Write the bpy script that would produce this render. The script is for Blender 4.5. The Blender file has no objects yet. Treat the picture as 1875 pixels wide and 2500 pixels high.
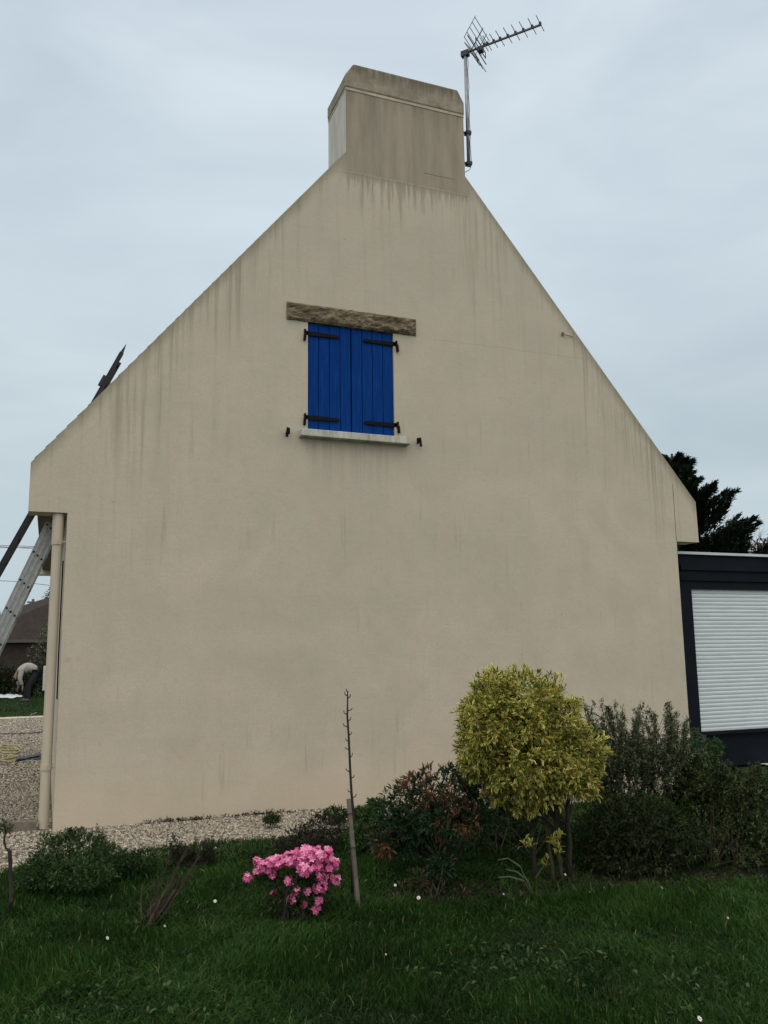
import bpy, bmesh, math, random
import numpy as np
from mathutils import Vector, Matrix, noise as mnoise
S = bpy.context.scene
COL = S.collection
rng = np.random.default_rng(7)
random.seed(7)

# ------------------------------------------------------------------ camera
F_PX, IW, IH = 2069.04, 1875.0, 2500.0
YAW, PITCH, ROLL = 0.375351, 0.160787, -0.0133683
CAM = np.array([0.0, -8.386, 1.55])
_f = np.array([math.sin(YAW)*math.cos(PITCH), math.cos(YAW)*math.cos(PITCH), math.sin(PITCH)])
_r = np.array([math.cos(YAW), -math.sin(YAW), 0.0]); _u = np.cross(_r, _f)
c_, s_ = math.cos(ROLL), math.sin(ROLL)
_r, _u = c_*_r + s_*_u, -s_*_r + c_*_u
cam = bpy.data.cameras.new('camera'); camo = bpy.data.objects.new('camera', cam); COL.objects.link(camo)
camo.matrix_world = Matrix([[_r[i], _u[i], -_f[i], CAM[i]] for i in range(3)] + [[0, 0, 0, 1]])
cam.sensor_fit = 'HORIZONTAL'; cam.sensor_width = 36.0; cam.lens = 36.0*F_PX/IW
cam.clip_start = 0.05; cam.clip_end = 3000
S.camera = camo

def ray(px, py): return (_f*F_PX + _r*(px-IW/2) - _u*(py-IH/2))/F_PX
def P3(px, py, d): return CAM + ray(px, py)*d
def G(px, py, z=0.0):
    d = ray(px, py); return CAM + d*((z-CAM[2])/d[2])
def PY(px, py, Y):
    d = ray(px, py); return CAM + d*((Y-CAM[1])/d[1])

# ------------------------------------------------------------------ world: overcast sky
SUN_EL, SUN_AZ = math.radians(48), math.radians(-128)      # azimuth from +Y towards +X
W = bpy.data.worlds.new("World"); S.world = W; W.use_nodes = True
nt = W.node_tree; nt.nodes.clear()
out = nt.nodes.new('ShaderNodeOutputWorld'); bg = nt.nodes.new('ShaderNodeBackground')
bg2 = nt.nodes.new('ShaderNodeBackground'); mixs = nt.nodes.new('ShaderNodeMixShader')
sky = nt.nodes.new('ShaderNodeTexSky'); sky.sky_type = 'NISHITA'; sky.sun_disc = False
sky.sun_elevation = SUN_EL; sky.sun_rotation = SUN_AZ
nt.links.new(sky.outputs[0], bg.inputs[0]); bg.inputs[1].default_value = 0.08
tc = nt.nodes.new('ShaderNodeTexCoord'); sep = nt.nodes.new('ShaderNodeSeparateXYZ')
nt.links.new(tc.outputs['Generated'], sep.inputs[0])
cr = nt.nodes.new('ShaderNodeValToRGB'); nt.links.new(sep.outputs[2], cr.inputs[0])
cr.color_ramp.elements[0].position = 0.0; cr.color_ramp.elements[0].color = (.56, .665, .705, 1)
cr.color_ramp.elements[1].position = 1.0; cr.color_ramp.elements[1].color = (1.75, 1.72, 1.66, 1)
e = cr.color_ramp.elements.new(.22); e.color = (.565, .665, .71, 1)
e = cr.color_ramp.elements.new(.45); e.color = (.625, .725, .79, 1)
e = cr.color_ramp.elements.new(.66); e.color = (.64, .735, .81, 1)
mp = nt.nodes.new('ShaderNodeMapping'); mp.inputs['Scale'].default_value = (1.0, 1.0, 2.6)
nz = nt.nodes.new('ShaderNodeTexNoise'); nz.inputs['Scale'].default_value = 2.6; nz.inputs['Detail'].default_value = 5
nz.inputs['Roughness'].default_value = .5; nz.inputs['Distortion'].default_value = .6
nt.links.new(tc.outputs['Generated'], mp.inputs[0]); nt.links.new(mp.outputs[0], nz.inputs[0])
cr2 = nt.nodes.new('ShaderNodeValToRGB'); nt.links.new(nz.outputs[0], cr2.inputs[0])
cr2.color_ramp.elements[0].position = .3; cr2.color_ramp.elements[0].color = (.87, .885, .91, 1)
cr2.color_ramp.elements[1].position = .7; cr2.color_ramp.elements[1].color = (1.12, 1.105, 1.09, 1)
mx = nt.nodes.new('ShaderNodeMix'); mx.data_type = 'RGBA'; mx.blend_type = 'MULTIPLY'; mx.inputs[0].default_value = 1
nt.links.new(cr.outputs[0], mx.inputs[6]); nt.links.new(cr2.outputs[0], mx.inputs[7])
gl = nt.nodes.new('ShaderNodeMapRange'); nt.links.new(sep.outputs[1], gl.inputs[0])   # added warm sky glow towards -Y, behind the camera, to brighten the gable wall
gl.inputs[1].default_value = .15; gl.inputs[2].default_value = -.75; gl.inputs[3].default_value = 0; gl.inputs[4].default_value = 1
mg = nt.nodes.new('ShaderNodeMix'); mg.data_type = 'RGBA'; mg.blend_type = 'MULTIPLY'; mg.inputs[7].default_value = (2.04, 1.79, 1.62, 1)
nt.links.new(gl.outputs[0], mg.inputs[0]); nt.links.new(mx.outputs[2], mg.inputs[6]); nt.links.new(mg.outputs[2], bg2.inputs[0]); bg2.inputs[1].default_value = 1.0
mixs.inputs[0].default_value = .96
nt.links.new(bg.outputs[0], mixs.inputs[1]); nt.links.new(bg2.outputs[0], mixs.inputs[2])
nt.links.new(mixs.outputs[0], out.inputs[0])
sun = bpy.data.lights.new('sun', 'SUN'); sun.energy = 0.7; sun.angle = math.radians(50); sun.color = (1, .92, .80)
suno = bpy.data.objects.new('sun', sun); COL.objects.link(suno)
sd = Vector((math.sin(SUN_AZ)*math.cos(SUN_EL), math.cos(SUN_AZ)*math.cos(SUN_EL), math.sin(SUN_EL)))
suno.rotation_euler = sd.to_track_quat('Z', 'Y').to_euler(); suno.location = sd*40
S.view_settings.view_transform = 'Standard'; S.view_settings.look = 'None'
S.view_settings.exposure = 0; S.view_settings.gamma = 1

# ------------------------------------------------------------------ object helpers
def tag(o, label=None, cat=None, group=None, kind=None):
    if label: o['label'] = label
    if cat: o['category'] = cat
    if group: o['group'] = group
    if kind: o['kind'] = kind
    return o
def empty(name, loc, label=None, cat=None, group=None):
    o = bpy.data.objects.new(name, None); COL.objects.link(o)
    o.location = Vector([float(v) for v in loc]); o.empty_display_size = .1
    return tag(o, label, cat, group)
def abs_loc(o):
    v = Vector((0, 0, 0))
    while o is not None: v = v + o.location; o = o.parent
    return v
def link(name, me, m=None, parent=None, smooth=False):
    o = bpy.data.objects.new(name, me); COL.objects.link(o)
    if m is not None: me.materials.append(m)
    if parent is not None:
        o.parent = parent; o.location = -abs_loc(parent)
    if smooth: me.polygons.foreach_set('use_smooth', [True]*len(me.polygons))
    return o
def copy_tree(o, off, parent=None):
    c = o.copy(); COL.objects.link(c)
    if parent is None: c.location = o.location + Vector(off)
    else: c.parent = parent
    for ch in list(o.children): copy_tree(ch, off, c)
    return c

class MB:
    """collects shapes, world coordinates"""
    def __init__(s): s.v = []; s.f = []
    def add(s, v, f):
        n = len(s.v); s.v += [tuple(float(c) for c in p) for p in v]; s.f += [tuple(i+n for i in q) for q in f]; return s
    def box(s, a, b):
        (x0, y0, z0), (x1, y1, z1) = a, b
        v = [(x0,y0,z0),(x1,y0,z0),(x1,y1,z0),(x0,y1,z0),(x0,y0,z1),(x1,y0,z1),(x1,y1,z1),(x0,y1,z1)]
        return s.add(v, [(0,3,2,1),(4,5,6,7),(0,1,5,4),(1,2,6,5),(2,3,7,6),(3,0,4,7)])
    def obox(s, c, ax, ay, az):
        c, ax, ay, az = map(np.array, (c, ax, ay, az))
        v = [c+sx*ax+sy*ay+sz*az for sz in (-1, 1) for sx, sy in ((-1,-1),(1,-1),(1,1),(-1,1))]
        return s.add(v, [(0,3,2,1),(4,5,6,7),(0,1,5,4),(1,2,6,5),(2,3,7,6),(3,0,4,7)])
    def prism(s, poly, y0, y1):            # poly in XZ, extruded along Y
        n = len(poly); v = [(x, y0, z) for x, z in poly] + [(x, y1, z) for x, z in poly]
        f = [tuple(range(n)), tuple(range(2*n-1, n-1, -1))] + [(i, i+n, (i+1) % n+n, (i+1) % n) for i in range(n)]
        return s.add(v, f)
    def tube(s, pts, rad, n=6, cap=True):
        pts = [np.array(p, float) for p in pts]
        if not hasattr(rad, '__len__'): rad = [rad]*len(pts)
        v = []; ref = None
        for i, p in enumerate(pts):
            t = pts[min(i+1, len(pts)-1)] - pts[max(i-1, 0)]; t = t/(np.linalg.norm(t)+1e-9)
            if ref is None: ref = np.array([0, 0, 1.]) if abs(t[2]) < .9 else np.array([1., 0, 0])
            a = np.cross(t, ref); a /= np.linalg.norm(a)+1e-9; b = np.cross(a, t); ref = b
            for k in range(n):
                th = 2*math.pi*k/n; v.append(p+rad[i]*(math.cos(th)*a+math.sin(th)*b))
        f = [(i*n+k, i*n+(k+1) % n, (i+1)*n+(k+1) % n, (i+1)*n+k) for i in range(len(pts)-1) for k in range(n)]
        if cap: f += [tuple(range(n-1, -1, -1)), tuple(range((len(pts)-1)*n, len(pts)*n))]
        return s.add(v, f)
    def mesh(s, name):
        me = bpy.data.meshes.new(name); me.from_pydata(s.v, [], s.f); me.update(); return me
    def build(s, name, m, parent=None, smooth=False, bevel=0):
        me = s.mesh(name)
        b = bmesh.new(); b.from_mesh(me); bmesh.ops.recalc_face_normals(b, faces=b.faces); b.to_mesh(me); b.free()
        o = link(name, me, m, parent, smooth)
        if bevel:
            md = o.modifiers.new('bevel', 'BEVEL'); md.width = bevel; md.segments = 2; md.limit_method = 'ANGLE'; md.harden_normals = False
        return o

# ------------------------------------------------------------------ material helpers
class NT:
    def __init__(s, name):
        s.m = bpy.data.materials.new(name); s.m.use_nodes = True; s.t = s.m.node_tree
        s.b = s.t.nodes['Principled BSDF']; s.o = s.t.nodes['Material Output']
        s.b.inputs['Roughness'].default_value = .8
        s.b.inputs['Specular IOR Level'].default_value = .3
    def n(s, typ, **kw):
        x = s.t.nodes.new(typ)
        for k, v in kw.items(): setattr(x, k, v)
        return x
    def l(s, a, b): s.t.links.new(a, b)
    def set(s, inp, v):
        if hasattr(v, 'is_linked') or isinstance(v, bpy.types.NodeSocket): s.l(v, inp)
        else: inp.default_value = v
    def math(s, op, a, b=0.0, c=None, clamp=False):
        x = s.n('ShaderNodeMath', operation=op); x.use_clamp = clamp
        s.set(x.inputs[0], a); s.set(x.inputs[1], b)
        if c is not None: s.set(x.inputs[2], c)
        return x.outputs[0]
    def coord(s, kind='Object'): return s.n('ShaderNodeTexCoord').outputs[kind]
    def xyz(s, v):
        x = s.n('ShaderNodeSeparateXYZ'); s.l(v, x.inputs[0]); return x.outputs
    def map(s, v, scale=(1, 1, 1), loc=(0, 0, 0)):
        x = s.n('ShaderNodeMapping'); s.l(v, x.inputs[0]); x.inputs['Scale'].default_value = scale
        x.inputs['Location'].default_value = loc; return x.outputs[0]
    def noise(s, v, scale=5, detail=4, rough=.55, dist=0):
        x = s.n('ShaderNodeTexNoise'); s.l(v, x.inputs[0]); x.inputs['Scale'].default_value = scale
        x.inputs['Detail'].default_value = detail; x.inputs['Roughness'].default_value = rough
        x.inputs['Distortion'].default_value = dist; return x.outputs[0]
    def ss(s, v, a, b, o0=0., o1=1.):
        x = s.n('ShaderNodeMapRange', interpolation_type='SMOOTHSTEP')
        s.set(x.inputs[0], v); s.set(x.inputs[1], a); s.set(x.inputs[2], b)
        x.inputs[3].default_value = o0; x.inputs[4].default_value = o1; return x.outputs[0]
    def mix(s, fac, a, b, mode='MIX'):
        x = s.n('ShaderNodeMix', data_type='RGBA', blend_type=mode)
        s.set(x.inputs[0], fac)
        for i, v in ((6, a), (7, b)):
            if isinstance(v, tuple): v = (v+(1,))[:4]
            s.set(x.inputs[i], v)
        return x.outputs[2]
    def ramp(s, v, stops):
        x = s.n('ShaderNodeValToRGB'); s.l(v, x.inputs[0]); r = x.color_ramp
        r.elements[0].position, r.elements[0].color = stops[0][0], stops[0][1]+(1,)
        r.elements[1].position, r.elements[1].color = stops[-1][0], stops[-1][1]+(1,)
        for p, c in stops[1:-1]: r.elements.new(p).color = c+(1,)
        return x.outputs[0]
    def color(s, c): s.set(s.b.inputs['Base Color'], (c+(1,))[:4] if isinstance(c, tuple) else c)
    def bump(s, h, strength=.3, dist=.01):
        x = s.n('ShaderNodeBump'); s.l(h, x.inputs['Height']); x.inputs['Strength'].default_value = strength
        x.inputs['Distance'].default_value = dist; s.l(x.outputs[0], s.b.inputs['Normal'])
    def rough(s, v): s.set(s.b.inputs['Roughness'], v)

def simple(name, c, rough=.7, var=.25, scale=12, metal=0., bump=.15, bscale=60):
    t = NT(name); co = t.coord()
    n = t.noise(co, scale, 5, .6)
    lo = tuple(max(0, x*(1-var)) for x in c); hi = tuple(x*(1+var) for x in c)
    t.color(t.ramp(n, [(.3, lo), (.7, hi)])); t.rough(rough); t.b.inputs['Metallic'].default_value = metal
    if bump: t.bump(t.noise(co, bscale, 3, .6), bump, .004)
    return t.m

M = {}
def render_mat(name, chimney_stain=True, side=False):
    t = NT(name); co = t.coord(); X, Y, Z = t.xyz(co)
    big = t.noise(co, .55, 4, .55); mid = t.noise(co, 2.6, 5, .6)
    fine = t.noise(co, 45, 4, .7)
    base = t.ramp(big, [(.3, (.43, .395, .325)), (.55, (.478, .428, .35)), (.75, (.515, .452, .375))])
    pat = t.noise(co, 1.4, 5, .6, .4); base = t.mix(t.ss(pat, .4, .62, 0, .5), base, (.385, .365, .29))
    base = t.mix(t.ss(t.noise(t.map(co, (1, 1, 1), (9, 2, 4)), 3.7, 4, .6), .5, .68, 0, .35), base, (.50, .405, .32))
    base = t.mix(t.ss(mid, .35, .7, 0, .22), base, (.33, .30, .215))
    base = t.mix(t.ss(fine, .35, .65, 0, .34), base, (.36, .31, .23)); base = t.mix(t.ss(t.noise(co, 17, 5, .75), .52, .7, 0, .28), base, (.33, .29, .21))
    # older and greyer towards the ridge
    base = t.mix(t.math('MULTIPLY', t.ss(Z, 2.2, 6.6, 0, .5), t.ss(big, .2, .7, .6, 1.0)), base, (.345, .325, .262))
    low = t.ss(t.math('ADD', Z, t.math('MULTIPLY', mid, .5)), .15, 1.1, .55, 0)
    base = t.mix(low, base, (.54, .455, .34))
    wm = t.math('MULTIPLY', t.ss(t.noise(t.map(co, (5.5, 1, .32), (4, 1, 3)), 3.0, 4, .65), .56, .70), t.ss(t.noise(co, .95, 3, .5), .48, .62))
    base = t.mix(t.math('MULTIPLY', wm, .34), base, (.24, .225, .17))
    sp = t.ss(t.noise(co, 8.5, 2, .5), .74, .79); base = t.mix(t.math('MULTIPLY', sp, .35), base, (.22, .19, .13))
    # faint day-joint lines and a hairline crack
    jl = t.math('ABSOLUTE', t.math('SUBTRACT', Z, t.math('ADD', 5.02, t.math('MULTIPLY', t.noise(co, 1.8, 2), .05))))
    base = t.mix(t.math('MULTIPLY', t.math('MULTIPLY', t.ss(jl, .0, .009, 1, 0), t.ss(X, 3.7, 4.1)), .30), base, (.25, .22, .16))
    j2 = t.math('ABSOLUTE', t.math('SUBTRACT', Z, t.math('ADD', 2.80, t.math('MULTIPLY', t.noise(co, 1.2, 2), .04))))
    base = t.mix(t.ss(j2, .0, .02, .06, 0), base, (.60, .54, .43))
    # rain streaks below the rake
    d = t.math('SUBTRACT', 8.08, t.math('MULTIPLY', 1.224, t.math('ABSOLUTE', t.math('SUBTRACT', X, 3.656))))
    d = t.math('SUBTRACT', d, Z)
    st1 = t.noise(t.map(co, (5.0, 1, .14)), 3.2, 4, .62)
    st2 = t.noise(t.map(co, (1.6, 1, .05)), 1.2, 3, .5)
    st3 = t.noise(t.map(co, (22, 1, .35), (3, 0, 7)), 1.6, 2, .6)
    L = t.math('ADD', .22, t.math('MULTIPLY', t.ss(st2, .42, .70), 1.6))
    fall = t.math('SUBTRACT', 1.0, t.math('DIVIDE', d, L), clamp=True)
    s = t.math('MULTIPLY', fall, t.ss(st1, .45, .66, .05, 1.))
    s = t.math('MULTIPLY', s, t.ss(st3, .3, .65, .4, 1.0))
    base = t.mix(t.math('MULTIPLY', s, .70), base, (.135, .128, .085))
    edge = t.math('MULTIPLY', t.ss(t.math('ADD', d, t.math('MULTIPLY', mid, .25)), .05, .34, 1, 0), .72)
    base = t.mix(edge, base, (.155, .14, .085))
    # general long faint vertical wash
    base = t.mix(t.math('MULTIPLY', t.ss(st1, .5, .7), t.ss(d, .3, 3.6, .30, .0)), base, (.30, .275, .205))
    if chimney_stain:
        # the chimney breast: darker coat with a ragged drip line at its foot
        drip = t.noise(t.map(co, (9, 1, .5), (1, 0, 2)), 2.2, 4, .7)
        zl = t.math('SUBTRACT', 6.91, t.math('MULTIPLY', t.ss(drip, .45, .72), .05))
        top = t.math('MULTIPLY', t.ss(t.math('SUBTRACT', Z, zl), -.015, .02), 1.0)
        inx = t.math('MULTIPLY', t.ss(X, 2.75, 2.95), t.ss(X, 4.55, 4.40))
        dark = t.ramp(t.noise(t.map(co, (2.6, 1, .3)), 2.4, 5, .6), [(.3, (.19, .168, .13)), (.7, (.30, .265, .205))])
        base = t.mix(t.math('MULTIPLY', t.math('MULTIPLY', top, inx), .92), base, dark)
        below = t.ss(t.math('SUBTRACT', 6.9, Z), -.01, .0)
        dl = t.math('MULTIPLY', t.ss(drip, .40, .7, .04, 1), t.ss(t.math('ABSOLUTE', t.math('SUBTRACT', X, 3.3)), .1, 1.1, 1, .45))
        dd = t.math('SUBTRACT', 1, t.math('DIVIDE', t.math('SUBTRACT', 6.9, Z), t.math('MULTIPLY', dl, .85)), clamp=True)
        base = t.mix(t.math('MULTIPLY', t.math('MULTIPLY', t.math('MULTIPLY', dd, below), inx), .6), base, (.145, .13, .09))
        # black grime under the coping
        gr = t.noise(t.map(co, (7, 7, .6)), 2.4, 5, .7)
        g = t.math('MULTIPLY', t.ss(t.math('ADD', Z, t.math('MULTIPLY', gr, .9)), 8.1, 8.75), t.ss(gr, .3, .7, .35, .9))
        base = t.mix(t.math('MULTIPLY', g, .8), base, (.10, .085, .058))
    # drips below the window sill
    ws = t.math('MULTIPLY', t.ss(X, 2.3, 2.45), t.ss(X, 3.66, 3.5))
    ws = t.math('MULTIPLY', ws, t.ss(Z, 3.77, 3.74)); ws = t.math('MULTIPLY', ws, t.ss(Z, 3.0, 3.75))
    base = t.mix(t.math('MULTIPLY', t.math('MULTIPLY', ws, t.ss(st1, .4, .65)), .35), base, (.24, .225, .17))
    t.color(base); t.rough(.92)
    h = t.math('ADD', t.math('MULTIPLY', t.noise(co, 150, 3, .7), .6), t.math('MULTIPLY', t.noise(co, 14, 4, .6), .9))
    t.bump(h, .5, .008)
    return t.m
M['render'] = render_mat('cream_render')
def coping_mat():
    t = NT('coping_concrete'); co = t.coord(); X, Y, Z = t.xyz(co)
    n = t.noise(co, 5, 6, .65); v = t.noise(t.map(co, (6, 6, .6)), 2.2, 5, .7)
    c = t.ramp(n, [(.3, (.15, .13, .095)), (.5, (.235, .208, .16)), (.7, (.31, .28, .215))])
    k = t.math('MULTIPLY', t.ss(t.math('ADD', Z, t.math('MULTIPLY', v, .22)), 8.15, 8.36), t.ss(v, .3, .6, .3, 1))
    c = t.mix(t.math('MULTIPLY', k, .7), c, (.075, .065, .042))
    t.color(c); t.rough(.95); t.bump(t.noise(co, 60, 4, .7), .5, .01); return t.m
M['coping'] = coping_mat()
def side_mat():
    t = NT('chimney_side_render'); co = t.coord()
    v = t.noise(t.map(co, (1, 5, .8)), 2.5, 5, .65)
    c = t.ramp(v, [(.3, (.36, .355, .32)), (.7, (.52, .51, .46))])
    t.color(c); t.rough(.9); t.bump(t.noise(co, 90, 4, .7), .4, .006); return t.m
M['side'] = side_mat()
M['band'] = simple('pale_joint', (.33, .30, .225), .9, .25, 9)
def stone_mat():
    t = NT('rough_granite'); co = t.coord(); n = t.noise(t.map(co, (1, 1, 2.2)), 11, 7, .72, .5); n2 = t.noise(co, 60, 4, .7)
    c = t.ramp(n, [(.3, (.045, .036, .022)), (.48, (.13, .105, .065)), (.6, (.22, .185, .125)), (.78, (.33, .28, .20))])
    c = t.mix(t.ss(n2, .5, .75, 0, .5), c, (.08, .065, .04)); t.color(c); t.rough(.95)
    t.bump(t.math('ADD', n, t.math('MULTIPLY', n2, .4)), .9, .03); return t.m
M['stone'] = stone_mat()
def sill_mat():
    t = NT('sill_concrete'); co = t.coord(); v = t.noise(t.map(co, (9, 2, 1.5)), 2, 5, .7)
    t.color(t.ramp(v, [(.32, (.22, .215, .175)), (.5, (.38, .38, .33)), (.7, (.50, .50, .44))])); t.rough(.9)
    t.bump(t.noise(co, 80, 3), .3, .005); return t.m
M['sill'] = sill_mat()
def blue_mat():
    t = NT('blue_painted_boards'); co = t.coord(); v = t.noise(t.map(co, (16, 1, .8)), 3, 5, .7)
    t.color(t.ramp(v, [(.25, (.0012, .020, .105)), (.55, (.0018, .034, .175)), (.8, (.008, .058, .23))]))
    t.rough(.8); t.b.inputs['Specular IOR Level'].default_value = .06; t.bump(v, .25, .004); return t.m
M['blue'] = blue_mat()
M['iron'] = simple('black_iron', (.008, .007, .007), .7, .3, 20); M['iron'].node_tree.nodes['Principled BSDF'].inputs['Specular IOR Level'].default_value = .08
def pipe_mat():
    t = NT('beige_pvc'); co = t.coord(); v = t.noise(t.map(co, (3, 3, .5)), 2, 4, .6)
    t.color(t.ramp(v, [(.3, (.37, .325, .25)), (.7, (.46, .405, .32))])); t.rough(.5); return t.m
M['pvc'] = pipe_mat()
M['alu'] = simple('aluminium', (.27, .28, .275), .5, .18, 25, .55, .1)
M['hole'] = simple('dark_rung_hole', (.01, .01, .01), .8, .1)
M['galv'] = simple('galvanised_mast', (.24, .25, .27), .5, .2, 14, .4)
M['antmetal'] = simple('dull_antenna_metal', (.06, .063, .07), .5, .3, 30, .3)
M['blackplastic'] = simple('black_plastic', (.02, .02, .022), .5, .2)
def slate_mat():
    t = NT('slate_roof'); co = t.coord(); b = t.n('ShaderNodeTexBrick'); t.l(t.map(co, (1, 1, 1)), b.inputs[0])
    t.color(t.ramp(t.noise(co, 6, 5), [(.3, (.035, .037, .042)), (.7, (.075, .075, .08))])); t.rough(.7)
    w = t.n('ShaderNodeTexWave', wave_type='BANDS', bands_direction='Z', wave_profile='SAW'); t.l(co, w.inputs[0]); w.inputs['Scale'].default_value = 1.6
    t.bump(w.outputs[0], .6, .02); return t.m
M['slate'] = slate_mat()
M['wood'] = simple('weathered_wood', (.14, .12, .095), .85, .35, 18, 0, .4)
M['soffit'] = simple('brown_soffit', (.10, .075, .05), .8, .3, 10)
def anth_mat():
    t = NT('anthracite_frame'); co = t.coord(); n = t.noise(co, 3, 4)
    t.color(t.ramp(n, [(.3, (.0045, .007, .011)), (.7, (.008, .011, .016))])); t.rough(.6); t.b.inputs['Specular IOR Level'].default_value = .06; return t.m
M['anth'] = anth_mat()
def shutter_slat():
    t = NT('white_roller_slats'); co = t.coord(); n = t.noise(t.map(co, (1, 1, 6)), 3, 4)
    t.color(t.ramp(n, [(.3, (.47, .52, .54)), (.7, (.53, .58, .60))])); t.rough(.45); return t.m
M['slats'] = shutter_slat()

def leaf_mat(name, stops, rough=.5, margin=None, trans=.25, mlo=.35, mhi=.75):
    t = NT(name)
    a = t.n('ShaderNodeAttribute', attribute_name='rnd'); c = t.ramp(a.outputs['Fac'], stops)
    if margin:
        g = t.n('ShaderNodeAttribute', attribute_name='edge')
        mc = t.ramp(a.outputs['Fac'], margin); c = t.mix(t.ss(g.outputs['Fac'], mlo, mhi), c, mc)
    t.color(c); t.rough(rough); t.b.inputs['Specular IOR Level'].default_value = .12
    if trans:
        tr = t.n('ShaderNodeBsdfTranslucent'); t.l(c, tr.inputs[0]); ms = t.n('ShaderNodeMixShader')
        ms.inputs[0].default_value = trans; t.l(t.b.outputs[0], ms.inputs[1]); t.l(tr.outputs[0], ms.inputs[2]); t.l(ms.outputs[0], t.o.inputs[0])
    return t.m

# ------------------------------------------------------------------ leaves
def unit(a): return a/(np.linalg.norm(a, axis=-1, keepdims=True)+1e-9)
def leaf_mesh(name, base, dirs, length, width, rnd, fold=.25, droop=.15, up=None, tipw=0.):
    """n folded leaves; 7 verts each"""
    n = len(base); d = unit(dirs)
    if up is None: up = unit(np.array([0, 0, 1.]) + rng.normal(0, .45, (n, 3)))
    side = unit(np.cross(d, up)); nor = unit(np.cross(side, d))
    L = length[:, None]; Wd = width[:, None]
    mid = base + d*L*.5 + nor*L*.03; tip = base + d*L - nor*L*droop
    v = np.stack([base, mid-side*Wd*.5+nor*Wd*fold, mid, mid+side*Wd*.5+nor*Wd*fold, tip,
                  base+d*L*.22-side*Wd*.36+nor*Wd*fold*.7, base+d*L*.22+side*Wd*.36+nor*Wd*fold*.7,
                  base+d*L*.78-side*Wd*(.34+tipw)+nor*(Wd*fold*.7-L*droop*.5), base+d*L*.78+side*Wd*(.34+tipw)+nor*(Wd*fold*.7-L*droop*.5)], 1)
    k = 9
    q = np.array([[0, 2, 1, 5], [0, 6, 3, 2], [2, 4, 7, 1], [2, 3, 8, 4]])
    faces = (q[None] + (np.arange(n)*k)[:, None, None]).reshape(-1)
    me = bpy.data.meshes.new(name); me.vertices.add(n*k); me.vertices.foreach_set('co', v.reshape(-1).astype('f'))
    nf = n*4; me.loops.add(nf*4); me.loops.foreach_set('vertex_index', faces.astype('i'))
    me.polygons.add(nf); me.polygons.foreach_set('loop_start', np.arange(0, nf*4, 4, dtype='i')); me.polygons.foreach_set('loop_total', np.full(nf, 4, 'i'))
    me.update(calc_edges=True)
    at = me.attributes.new('rnd', 'FLOAT', 'POINT'); at.data.foreach_set('value', np.repeat(np.clip(rnd, 0, 1), k).astype('f'))
    at = me.attributes.new('edge', 'FLOAT', 'POINT'); at.data.foreach_set('value', np.tile([.3, 1, 0, 1, .6, 1, 1, 1, 1], n).astype('f'))
    return me
def rosettes(tips, dirs, per, length, width, spread=.9, along=.03, trnd=None, rj=.18):
    n = len(tips); T = np.repeat(tips, per, 0); Dd = np.repeat(unit(dirs), per, 0)
    R = rng.normal(0, 1, (n*per, 3)); d = unit(Dd*(.55+.5*rng.random((n*per, 1))) + R*spread*.6)
    b = T - Dd*along*rng.random((n*per, 1)) + R*.004
    if trnd is None: trnd = rng.random(n)
    rr = np.repeat(trnd, per) + rng.normal(0, rj, n*per)
    L = length*(.6+.7*rng.random(n*per)); return b, d, L, width*(.7+.5*rng.random(n*per)), rr
def ell(c, r, n, shell=.75, flat=None):
    """points in an ellipsoid, crowding to the shell; returns pts, outward dirs"""
    u = unit(rng.normal(0, 1, (n, 3))); k = (shell + (1-shell)*rng.random((n, 1)))*(1+rng.normal(0, .05, (n, 1)))
    inner = rng.random((n, 1)) < .22; k = np.where(inner, rng.random((n, 1))**.5*.85, k)
    p = np.array(c) + u*k*np.array(r); d = unit(u/np.array(r)*np.mean(r) + np.array([0, 0, .35])); return p, d
def lobes(lst, dens):
    """lst of (px, py, rx_px, rz_px, depth[, depth radius m])"""
    P, Dn = [], []
    for l in lst:
        px, py, rx, rz, d = l[:5]; rX, rZ = rx*d/F_PX, rz*d/F_PX; rY = l[5] if len(l) > 5 else (rX+rZ)*.5
        n = int(dens*(rX*rY+rX*rZ+rY*rZ)*4.2)+6
        p, q = ell((0, 0, 0), (rX, rY, rZ), n)
        ok = p[:, 2] > -rZ*.95
        c = P3(px, py, d); Rz = np.array([[math.cos(-YAW), -math.sin(-YAW), 0], [math.sin(-YAW), math.cos(-YAW), 0], [0, 0, 1]])
        P.append(p @ Rz.T + c); Dn.append(q @ Rz.T)
    P, Dn = np.concatenate(P), np.concatenate(Dn); ok = P[:, 2] > .02
    return P[ok], Dn[ok]
def stems(base_pts, tips, m, parent, name='stem', r0=.012, r1=.002, n=60, sag=.15, seg=5, sub=0):
    b = MB(); idx = rng.permutation(len(tips))[:n]
    for i in idx:
        t = tips[i]; s0 = np.array(base_pts[rng.integers(len(base_pts))]) + np.append(rng.normal(0, .012, 2), 0)
        mid = s0*.5+t*.5; mid[:2] = s0[:2]*.68+t[:2]*.32; mid += rng.normal(0, .02, 3)
        pts = [(1-k)**2*s0 + 2*k*(1-k)*mid + k*k*t + (rng.normal(0, .006, 3) if 0 < k < 1 else 0) for k in np.linspace(0, 1, seg)]
        b.tube(pts, list(np.linspace(r0*rng.uniform(.6, 1.1), r1, seg)), 4, False)
    return b.build(name, m, parent, True)
def plant(name, label, cat, base, group=None): return empty(name, (base[0], base[1], 0), label, cat, group)

M['bark'] = simple('brown_bark', (.030, .023, .017), .9, .4, 30, 0, .6)
M['barkgrey'] = simple('grey_bark', (.12, .105, .085), .9, .35, 30, 0, .6)
M['deadwood'] = simple('dead_stems', (.045, .034, .024), .9, .4, 25, 0, .5)
M['stake'] = simple('grey_stake_wood', (.105, .095, .078), .85, .3, 14, 0, .4)

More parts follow.
